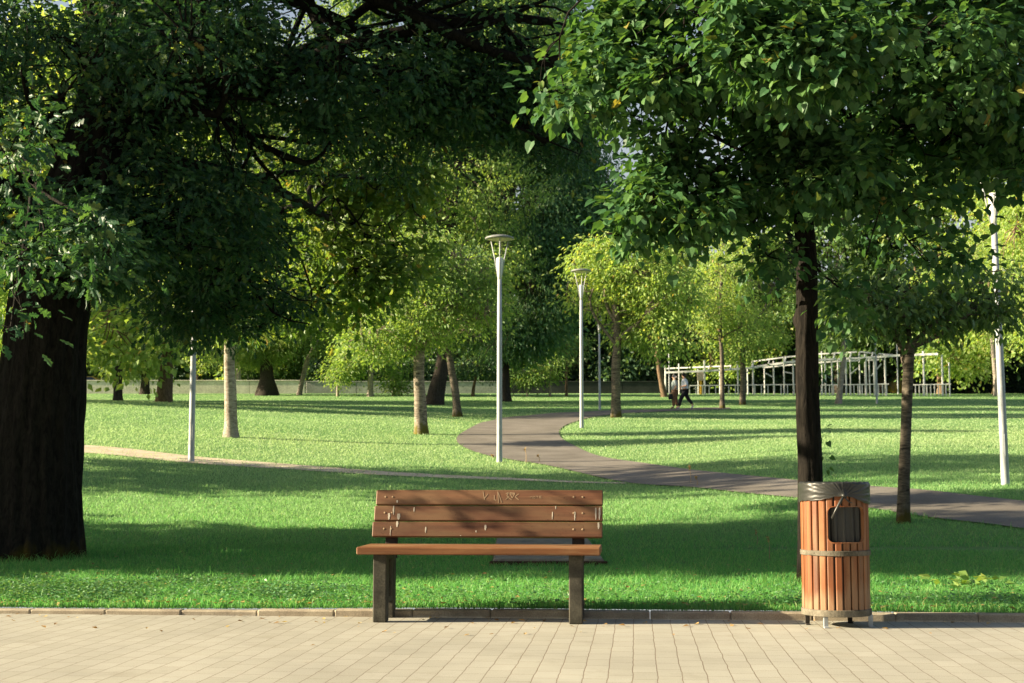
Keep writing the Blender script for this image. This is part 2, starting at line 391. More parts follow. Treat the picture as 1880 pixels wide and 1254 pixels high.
def densify(pts, n):
    pts = np.array(pts, float); d = np.r_[0, np.cumsum(np.linalg.norm(np.diff(pts, axis=0), axis=1))]
    m = len(pts); tt = np.linspace(0, m - 1, n); out = []
    for u in tt:
        i = min(int(u), m - 2); f = u - i
        p0, p1, p2, p3 = pts[max(i - 1, 0)], pts[i], pts[i + 1], pts[min(i + 2, m - 1)]
        out.append(.5 * ((2 * p1) + (-p0 + p2) * f + (2 * p0 - 5 * p1 + 4 * p2 - p3) * f * f + (-p0 + 3 * p1 - 3 * p2 + p3) * f ** 3))
    return np.array(out)
def strip(name, A, B, mat, lift, nseg=120, across=9):
    A = np.array([gpx(*p)[:2] for p in A]); B = np.array([gpx(*p)[:2] for p in B])
    A = densify(A, nseg); B = densify(B, nseg)
    u = np.linspace(0, 1, across)
    P = A[:, None, :] * (1 - u)[None, :, None] + B[:, None, :] * u[None, :, None]
    Z = gz(P[..., 0], P[..., 1]) + lift
    me = grid_mesh(name, np.concatenate([P, Z[..., None]], -1), mat)
    o = tag(link(name, me), kind='structure')
    return np.concatenate([A, B[::-1]])
PN = [(2500, 1040), (1880, 973), (1679, 948), (1462, 916), (1280, 897), (1147, 887), (1006, 856), (907, 840), (855, 824), (838, 809), (847, 796), (868, 784), (892, 775), (929, 767), (1001, 760), (1086, 755.5), (1180, 752.5), (1250, 750.5), (1340, 748.5)]
PF = [(2500, 982), (1880, 922), (1679, 900), (1440, 881), (1280, 865), (1179, 851), (1099, 838), (1054, 819), (1034, 808), (1027, 799), (1027, 791), (1033, 785), (1042, 780), (1062, 773), (1112, 763), (1180, 758), (1225, 755.5), (1265, 754), (1340, 751.5)]
poly_a = strip('asphalt_path', PN, PF, M['asphalt'], .02)
DN = [(-200, 812), (155, 832), (351, 851), (520, 862), (700, 873), (860, 880), (1000, 885), (1150, 889)]
DF = [(-200, 800), (155, 818), (351, 838), (520, 852), (700, 866), (860, 875), (1000, 881.5), (1150, 887)]
poly_d = strip('dirt_path', DN, DF, M['dirt'], .012)

def inside(poly, X, Y):
    r = np.zeros(len(X), bool); n = len(poly); j = n - 1
    for i in range(n):
        xi, yi = poly[i]; xj, yj = poly[j]
        c = ((yi > Y) != (yj > Y)) & (X < (xj - xi) * (Y - yi) / (yj - yi + 1e-12) + xi)
        r ^= c; j = i
    return r
# concrete slab behind the bench
SL = np.array([at(905, 1038, 12.1)[0], at(1110, 1038, 12.1)[0]])

def grass_blades(n, seed):
    g = np.random.default_rng(seed)
    tabY = np.concatenate([np.arange(8.7, 13, .05), np.geomspace(13, 118, 400)])
    taby = HOR - (gz(0, tabY) - CZ) / tabY * FPX          # how densely the eye needs blades at that distance
    w = np.abs(np.gradient(taby)) ; cw = np.cumsum(w); cw /= cw[-1]
    Y = np.interp(g.random(n), cw, tabY)
    X = (g.random(n) * 2 - 1) * (Y * .40 + 1.6)
    Y = Y + 0.0
    near = Y < 14
    Y[near] = Y[near] - 8.7 + kerb_y(X[near]) + .09 * (1 - (Y[near] - 8.7) / 5.3)
    ok = (Y > kerb_y(X) + .085) & ~inside(poly_a, X, Y)
    ok &= ~(inside(poly_d, X, Y) & (g.random(n) < .72))
    ok &= ~((X > SL[0] - .02) & (X < SL[1] + .02) & (Y > 12.15) & (Y < 14.75))
    X, Y = X[ok], Y[ok]; n = len(X)
    Z = gz(X, Y)
    clump = .5 + .5 * np.sin(X * 3.1 + 1.7 * np.sin(Y * 2.3)) * np.sin(Y * 3.7 + np.sin(X * 2.9))
    edge = np.exp(-np.maximum(Y - kerb_y(X) - .1, 0) / .8)
    h = (.028 + .03 * g.random(n) ** 2 + .022 * clump * g.random(n)) * (1 + .5 * edge * g.random(n))
    h[g.random(n) < .006] *= 2.0
    for (tx_, ty_, tr_) in ((-4.35, 12.95, .75), (2.16, 10.3, .3), (4.6, 16.8, .3)):
        h *= 1 + 1.3 * np.exp(-(np.maximum(np.hypot(X - tx_, Y - ty_) - tr_ * .6, 0) / .25) ** 2) * g.random(n)
    wd = np.maximum(.0028 + .002 * g.random(n), .00033 * Y * (.6 + .8 * g.random(n)))
    a = g.random(n) * 2 * PI; b = g.random(n) * 2 * PI
    side = np.stack([np.cos(a), np.sin(a), np.zeros(n)], -1) * (wd / 2)[:, None]
    lean = np.stack([np.cos(b), np.sin(b), np.zeros(n)], -1) * (h * (.25 + 1.0 * g.random(n)))[:, None]
    base = np.stack([X, Y, Z - .004], -1); up = np.zeros((n, 3)); up[:, 2] = h
    mid = base + up * .6 + lean * .35
    tip = base + up * (.95 - .25 * g.random(n))[:, None] + lean
    V = np.stack([base - side, base + side, mid + side * .8, mid - side * .8, tip], 1).reshape(-1, 3)
    o = (np.arange(n) * 5)[:, None]
    L = (o + np.array([0, 1, 2, 3, 3, 2, 4])[None]).reshape(-1)
    T = np.tile([4, 3], n)
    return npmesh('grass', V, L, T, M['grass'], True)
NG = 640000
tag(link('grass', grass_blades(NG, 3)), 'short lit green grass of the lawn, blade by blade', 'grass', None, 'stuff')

# ------------------------------------------------------------------ trees
LEAF = {}
def tmpl(V, F):
    return np.array(V, float), [tuple(f) for f in F]
LEAF['simple'] = tmpl([(0, 0, 0), (.24, .42, .07), (0, 1, -.1), (-.24, .42, .07)], [(0, 1, 2), (0, 2, 3)])
LEAF['broad'] = tmpl([(0, 0, 0), (.36, .4, .08), (0, 1, -.12), (-.36, .4, .08)], [(0, 1, 2), (0, 2, 3)])
LEAF['strand'] = tmpl([(0, 0, 0), (.07, .3, .03), (0, 1, 0), (-.07, .3, .03)], [(0, 1, 2), (0, 2, 3)])
LEAF['heart'] = tmpl([(0, .06, 0), (0, .5, -.03), (0, 1.05, -.16), (.3, -.05, .06), (.5, .25, .09), (.36, .62, .03), (-.3, -.05, .06), (-.5, .25, .09), (-.36, .62, .03)],
                     [(0, 3, 4, 1), (1, 4, 5, 2), (0, 1, 7, 6), (1, 2, 8, 7)])
_os = [(.05, .06), (.2, .24), (.11, .36), (.3, .52), (.15, .63), (.24, .8), (.08, .9)]
LEAF['oak'] = tmpl([(0, 0, 0), (0, .36, 0), (0, .63, -.02), (0, 1, -.1)] + [(x, y, .05) for x, y in _os] + [(-x, y, .05) for x, y in _os],
                   [(0, 4, 5, 6, 1), (1, 6, 7, 8, 2), (2, 8, 9, 10, 3), (0, 1, 13, 12, 11), (1, 2, 15, 14, 13), (2, 3, 17, 16, 15)])

def leaves_np(P, D, S, kind, g, up_bias=.6):
    """leaf blades at P pointing along D, size S"""
    T, F = LEAF[kind]; n = len(P)
    D = D / (np.linalg.norm(D, axis=1)[:, None] + 1e-9)
    U = g.normal(size=(n, 3)) * (1 - up_bias) + np.array([0, 0, 1.0]) * up_bias
    Nn = U - D * (U * D).sum(1)[:, None]; Nn /= np.linalg.norm(Nn, axis=1)[:, None] + 1e-9
    Sd = np.cross(D, Nn)
    fr = np.stack([Sd, D, Nn], 1)
    V = P[:, None, :] + S[:, None, None] * np.einsum('kj,njc->nkc', T, fr)
    k = len(T); off = np.arange(n)[:, None] * k
    fl = np.array([i for f in F for i in f]); tot = np.array([len(f) for f in F])
    return V.reshape(-1, 3), (off + fl[None]).reshape(-1), np.tile(tot, n)

def gapfield(P, s, ph):
    q = P / s
    return (np.sin(q[:, 0] * 1.3 + ph + 1.1 * np.sin(q[:, 2] * 1.7)) + np.sin(q[:, 1] * 1.5 - ph + np.sin(q[:, 0] * 1.1)) + np.sin(q[:, 2] * 1.9 + 2 * ph + np.sin(q[:, 1] * 1.3))) / 3

def bend(a, b, n, g, amp, sag=0.0):
    a = np.asarray(a, float); b = np.asarray(b, float); u = np.linspace(0, 1, n)[:, None]
    L = np.linalg.norm(b - a); off = g.normal(size=3) * amp * L; off2 = g.normal(size=3) * amp * .6 * L
    P = a * (1 - u) + b * u + off * np.sin(PI * u) + off2 * np.sin(2 * PI * u)
    P[:, 2] += sag * L * np.sin(PI * u[:, 0])
    return P

def make_tree(trunk, rad, crowns, leaf='simple', lsize=.12, per=26, csz=.35, droop=.5, seed=1, sides=12, flare=.35, flare_h=.25,
              limb_r=.5, twigs=True, gap=-.25, gaps=1.0, fork=.6, rough=.05, up_bias=.6, flat=.7, ctr_bias=.75, knobs=0, sub=6, twig_r=.007, ridges=0):
    """trunk: local polyline; crowns: (centre, radii, clusters). Returns wood (V, L, T) and leaves (V, L, T)."""
    g = np.random.default_rng(seed)
    trunk = densify(trunk, max(24, len(trunk) * (24 if ridges else 8))); n = len(trunk)
    hz = trunk[:, 2]; u = np.linspace(0, 1, n)
    r = rad[0] + (rad[1] - rad[0]) * u; r = r * (1 + flare * np.exp(-np.maximum(hz, 0) / flare_h))
    V, L = tube_np(trunk, r, sides)
    Vn = V.reshape(n, sides, 3); c = trunk[:, None, :]
    ang = np.linspace(0, 2 * PI, sides, endpoint=False)[None, :]
    ph = g.random(6) * 6
    nz = np.sin(3 * ang + ph[0] + hz[:, None] * 1.3) + .7 * np.sin(5 * ang + ph[1] - hz[:, None] * 2.1) + .6 * np.sin(hz[:, None] * 5 + ph[2] + 2 * ang)
    kn = np.zeros((n, sides))
    if ridges: kn += .03 * np.sin(ridges * ang + 2.5 * np.sin(hz[:, None] * 1.7) + ph[3]) + .02 * np.sin(ridges * 1.7 * ang - 3 * np.sin(hz[:, None] * 2.9)) + .13 * np.exp(-np.maximum(hz[:, None], 0) / .15) * np.maximum(0, np.sin(5 * ang + ph[4])) ** 2
    for _ in range(knobs):
        h0, a0 = g.uniform(.1, .9) * hz[-1], g.uniform(0, 2 * PI)
        kn += g.uniform(.25, .55) * np.exp(-((hz[:, None] - h0) / .06) ** 2 - (np.angle(np.exp(1j * (ang - a0))) / .5) ** 2)
    Vn = c + (Vn - c) * (1 + rough * nz + kn)[..., None]
    WV = [Vn.reshape(-1, 3)]; WL = [L]; wn = n * sides
    samples = [trunk[int(n * .75):]]; srad = [r[int(n * .75):]]
    def addtube(P, rr, sd):
        nonlocal wn
        v, l = tube_np(P, rr, sd); WV.append(v); WL.append(l + wn); wn += len(v)
    PV = []; PC = []
    for (cc, rr, nc) in crowns:
        cc = np.array(cc, float); rr = np.array(rr, float)
        k = int(n * g.uniform(fork, .98)); st = trunk[k]
        lr = r[k] * limb_r
        P = bend(st, cc, 14, g, .09, .06)
        rl = np.linspace(lr, lr * .35, 14)
        addtube(P, rl, 8); samples.append(P[4:]); srad.append(rl[4:])
        for _ in range(sub):
            d = g.normal(size=3); d /= np.linalg.norm(d)
            e = cc + d * rr * .8; q = P[g.integers(6, 14)]
            P2 = bend(q, e, 9, g, .1); r2 = np.linspace(lr * .33, lr * .07, 9)
            addtube(P2, r2, 5); samples.append(P2[1:]); srad.append(r2[1:])
        d = g.normal(size=(nc * 2, 3)); d /= np.linalg.norm(d, axis=1)[:, None]
        q = g.random(nc * 2) ** (1 / 3.0) * ctr_bias + (1 - ctr_bias) * g.random(nc * 2) ** .3
        C = cc + d * rr * q[:, None]
        C = C[gapfield(C, gaps, seed) > gap][:nc]
        PC.append(C)
    C = np.concatenate(PC)
    S = np.concatenate(samples)
    if twigs:
        # nearest limb point, in chunks
        near = np.concatenate([((c[:, None, :] - S[None]) ** 2).sum(-1).argmin(1) for c in np.array_split(C, max(1, len(C) // 300))])
        for ci, ni in zip(C, near):
            addtube(bend(S[ni], ci, 4, g, .08), np.linspace(twig_r * 1.6, twig_r * .5, 4), 3)
    m = len(C)
    cs = csz * g.uniform(.6, 1.4, m)
    idx = np.repeat(np.arange(m), g.integers(max(2, int(per * .6)), int(per * 1.4) + 2, m))
    O = g.normal(size=(len(idx), 3)) * np.array([1, 1, flat])
    P = C[idx] + O * cs[idx][:, None] * .6
    D = O + g.normal(size=O.shape) * .5; D[:, 2] -= droop * 1.6
    SZ = lsize * g.uniform(.55, 1.35, len(idx))
    lv = leaves_np(P, D, SZ, leaf, g, up_bias)
    return (np.concatenate(WV), np.concatenate(WL), np.full(sum(len(l) for l in WL) // 4, 4)), lv

def tree(name, label, base, wood, leaf, bark, lmat, group=None, cat='tree'):
    root = empty(name, base, label, cat, group)
    link('trunk', npmesh('trunk', *wood, M[bark], True), root)
    if isinstance(leaf, list):
        for lv, lm in zip(leaf, lmat): link('crown', npmesh('crown', *lv, M[lm], False), root)
    else: link('crown', npmesh('crown', *leaf, M[lmat], False), root)
    return root

def px_tree(name, label, base_px, wpx, path, crowns, bark, lmat, seed, Y=None, base=None, group=None, scale_n=1.0, topw=.5, **kw):
    """a tree whose trunk stands on the lawn; path and crowns as survey directions at the tree's own distance. crowns: (cx, cy, rx, ry, n)"""
    b = gpx(*base_px) if base is None else np.array(base)
    Yt = b[1]; ppm = FPX / Yt
    tr = [np.array([0, 0, -.08])] + [at(x, y, Yt) - b for x, y in path]
    cr = []
    for c in crowns:
        dy = c[5] if len(c) > 5 else 0.0
        k = (Yt + dy) / FPX
        cr.append((at(c[0], c[1], Yt + dy) - b, (c[2] * k, (c[6] if len(c) > 6 else min(c[2], c[3] * 1.3) * k), c[3] * k), max(4, int(c[4] * scale_n))))
    w = wpx / ppm / 2
    wood, lv = make_tree(tr, (w, w * topw), cr, seed=seed, **kw)
    return tree(name, label, b, wood, lv, bark, lmat, group)

# the big oak close on the left
ob = gpx(62, 1025)
def P_(x, y, Y): return at(x, y, Y) - ob
def crown_px(lst, o):
    out = []
    for (cx, cy, Y, rx, ry, ryd, n) in lst:
        k = Y / FPX; out.append((at(cx, cy, Y) - o, (rx * k, ryd, ry * k), n))
    return out
otr = [np.array([0, 0, -.1]), P_(70, 860, 13), P_(80, 700, 13), P_(92, 560, 13), P_(120, 420, 13), P_(170, 300, 13), P_(215, 150, 13), P_(260, -60, 13.2), P_(270, -700, 13.4)]
oc = crown_px([(120, 150, 13, 260, 200, 2.6, 260), (400, 210, 13, 230, 190, 2.2, 200), (330, 430, 13.6, 210, 100, 1.8, 150), (620, 120, 14, 240, 150, 1.8, 190),
               (870, 90, 14.5, 240, 120, 1.6, 190), (560, 300, 14.5, 200, 110, 1.6, 150), (-120, 250, 12.5, 200, 280, 2.2, 200), (110, 440, 12, 170, 90, 1.4, 120),
               (430, 575, 15.5, 190, 55, 1.4, 110), (830, 190, 15, 130, 90, 1.2, 110), (1010, 150, 15, 110, 120, 1.0, 90), (320, -120, 13, 420, 120, 2.5, 200), (800, -100, 14, 320, 90, 2, 150), (1060, 60, 14.5, 110, 90, 1, 70), (1100, 10, 14.2, 90, 60, .8, 60), (1130, 40, 13.6, 90, 70, .8, 70), (1000, 260, 15, 90, 70, .7, 34)], ob)
oc += [((.5, .3, 8.6), (3.6, 3.4, 1.8), 170), ((4.2, .8, 8.2), (3.2, 3, 1.7), 120), ((1.5, 0, 11.2), (4, 3.5, 2), 110), ((-3.2, -.2, 8.0), (2.6, 3, 1.8), 90)]  # upper crown out of view, added to keep sky light off the shade
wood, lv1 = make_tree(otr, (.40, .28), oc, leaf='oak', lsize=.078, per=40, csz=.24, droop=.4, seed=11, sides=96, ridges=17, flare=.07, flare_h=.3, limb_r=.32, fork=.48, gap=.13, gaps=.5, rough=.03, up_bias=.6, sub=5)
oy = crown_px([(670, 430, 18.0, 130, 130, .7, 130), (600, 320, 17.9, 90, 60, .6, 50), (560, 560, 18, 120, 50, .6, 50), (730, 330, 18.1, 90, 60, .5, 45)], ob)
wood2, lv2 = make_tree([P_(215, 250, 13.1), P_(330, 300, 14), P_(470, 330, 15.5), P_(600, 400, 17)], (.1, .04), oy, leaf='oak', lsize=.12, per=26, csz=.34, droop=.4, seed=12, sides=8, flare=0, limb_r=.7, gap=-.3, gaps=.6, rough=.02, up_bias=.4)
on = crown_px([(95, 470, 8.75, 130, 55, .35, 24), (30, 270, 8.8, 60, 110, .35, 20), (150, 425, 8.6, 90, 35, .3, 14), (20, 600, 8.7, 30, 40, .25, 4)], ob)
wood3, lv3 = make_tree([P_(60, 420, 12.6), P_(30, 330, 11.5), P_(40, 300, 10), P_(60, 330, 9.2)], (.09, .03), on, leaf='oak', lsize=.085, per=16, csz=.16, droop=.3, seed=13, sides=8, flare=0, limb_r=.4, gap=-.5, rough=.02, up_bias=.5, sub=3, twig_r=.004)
def join_geo(gs):
    V = []; L = []; T = []; n = 0
    for v, l, t_ in gs: V.append(v); L.append(l + n); T.append(t_); n += len(v)
    return np.concatenate(V), np.concatenate(L), np.concatenate(T)
tree('oak_tree', 'huge dark oak with thick furrowed trunk at the left edge of the lawn', ob, join_geo([wood, wood2, wood3]), [join_geo([lv1, lv3]), lv2], 'bark_oak', ['oak_leaf', 'oak_lit'])

# the lime tree behind the bin
lb = gpx(1489, 1075)
def Q_(x, y, Y): return at(x, y, Y) - lb
ltr = [np.array([0, 0, -.08]), Q_(1489, 1000, 10.3), Q_(1487, 860, 10.3), Q_(1482, 700, 10.3), Q_(1481, 560, 10.3), Q_(1480, 470, 10.3), Q_(1470, 330, 10.3), Q_(1480, 180, 10.3), Q_(1470, 20, 10.2), Q_(1480, -150, 10.2), Q_(1478, -700, 10.3)]
lc = crown_px([(1470, 60, 10.4, 300, 140, 1.3, 190), (1345, 220, 9.9, 160, 130, .9, 100), (1720, 190, 10.3, 210, 170, 1.1, 200), (1440, 320, 10.0, 170, 80, .8, 84),
               (1170, 150, 9.7, 110, 80, .6, 48), (1140, 50, 10.1, 80, 60, .5, 30), (1220, 30, 10, 80, 60, .5, 30), (1040, 185, 9.3, 90, 20, .25, 9), (1090, 90, 9.9, 60, 50, .4, 14), (1640, 360, 10.3, 150, 60, .9, 44), (1240, 390, 9.7, 100, 55, .5, 34), (1230, 290, 10, 70, 50, .5, 14),
               (1450, -120, 10.2, 420, 110, 1.6, 150), (1800, 20, 10.6, 160, 120, 1, 90), (1590, 470, 10.0, 60, 50, .4, 10), (1700, 480, 10.2, 110, 40, .5, 7), (1410, 470, 9.9, 35, 50, .25, 7), (1555, 540, 10.0, 30, 40, .25, 5), (1850, 280, 10.2, 70, 80, .7, 24),
               (1340, 60, 9.0, 170, 80, .35, 44), (1560, 90, 8.9, 160, 80, .35, 50), (1450, 130, 8.8, 160, 60, .3, 32), (1720, 30, 9.0, 120, 50, .35, 22), (1230, 130, 9.1, 60, 50, .3, 14), (1150, 420, 10, 60, 40, .4, 12), (1210, 350, 9.9, 60, 40, .4, 9)], lb)
lc += [((.2, 0, 6.4), (2.2, 1.9, 1.2), 120), ((0, .1, 8.2), (1.7, 1.6, 1.3), 90)]  # unseen lime top, added to block sky light from above
wood, lv = make_tree(ltr, (.094, .05), lc, leaf='heart', lsize=.066, per=32, csz=.17, droop=.5, seed=21, sides=48, ridges=9, flare=.12, flare_h=.2, limb_r=.26, fork=.5, gap=-.02, gaps=.3, rough=.035, up_bias=.74, knobs=16, sub=4, flat=.8, twig_r=.004)
gsp = np.random.default_rng(5)
sp = []
for (x, y, nn) in ((1514, 690, 7), (1517, 795, 6), (1514, 830, 3), (1518, 860, 3)):
    c = Q_(x, y, 10.28); o = gsp.normal(size=(nn, 3)) * .03
    sp.append(leaves_np(c + o + np.array([.01, 0, 0]), o * 3 + np.array([.1, 0, -.08]), np.full(nn, .045), 'heart', gsp, .4))
tree('lime_tree', 'slim dark trunked lime tree with heart shaped leaves right behind the litter bin', lb, wood, join_geo([lv] + sp), 'bark_lime', 'lime_leaf')

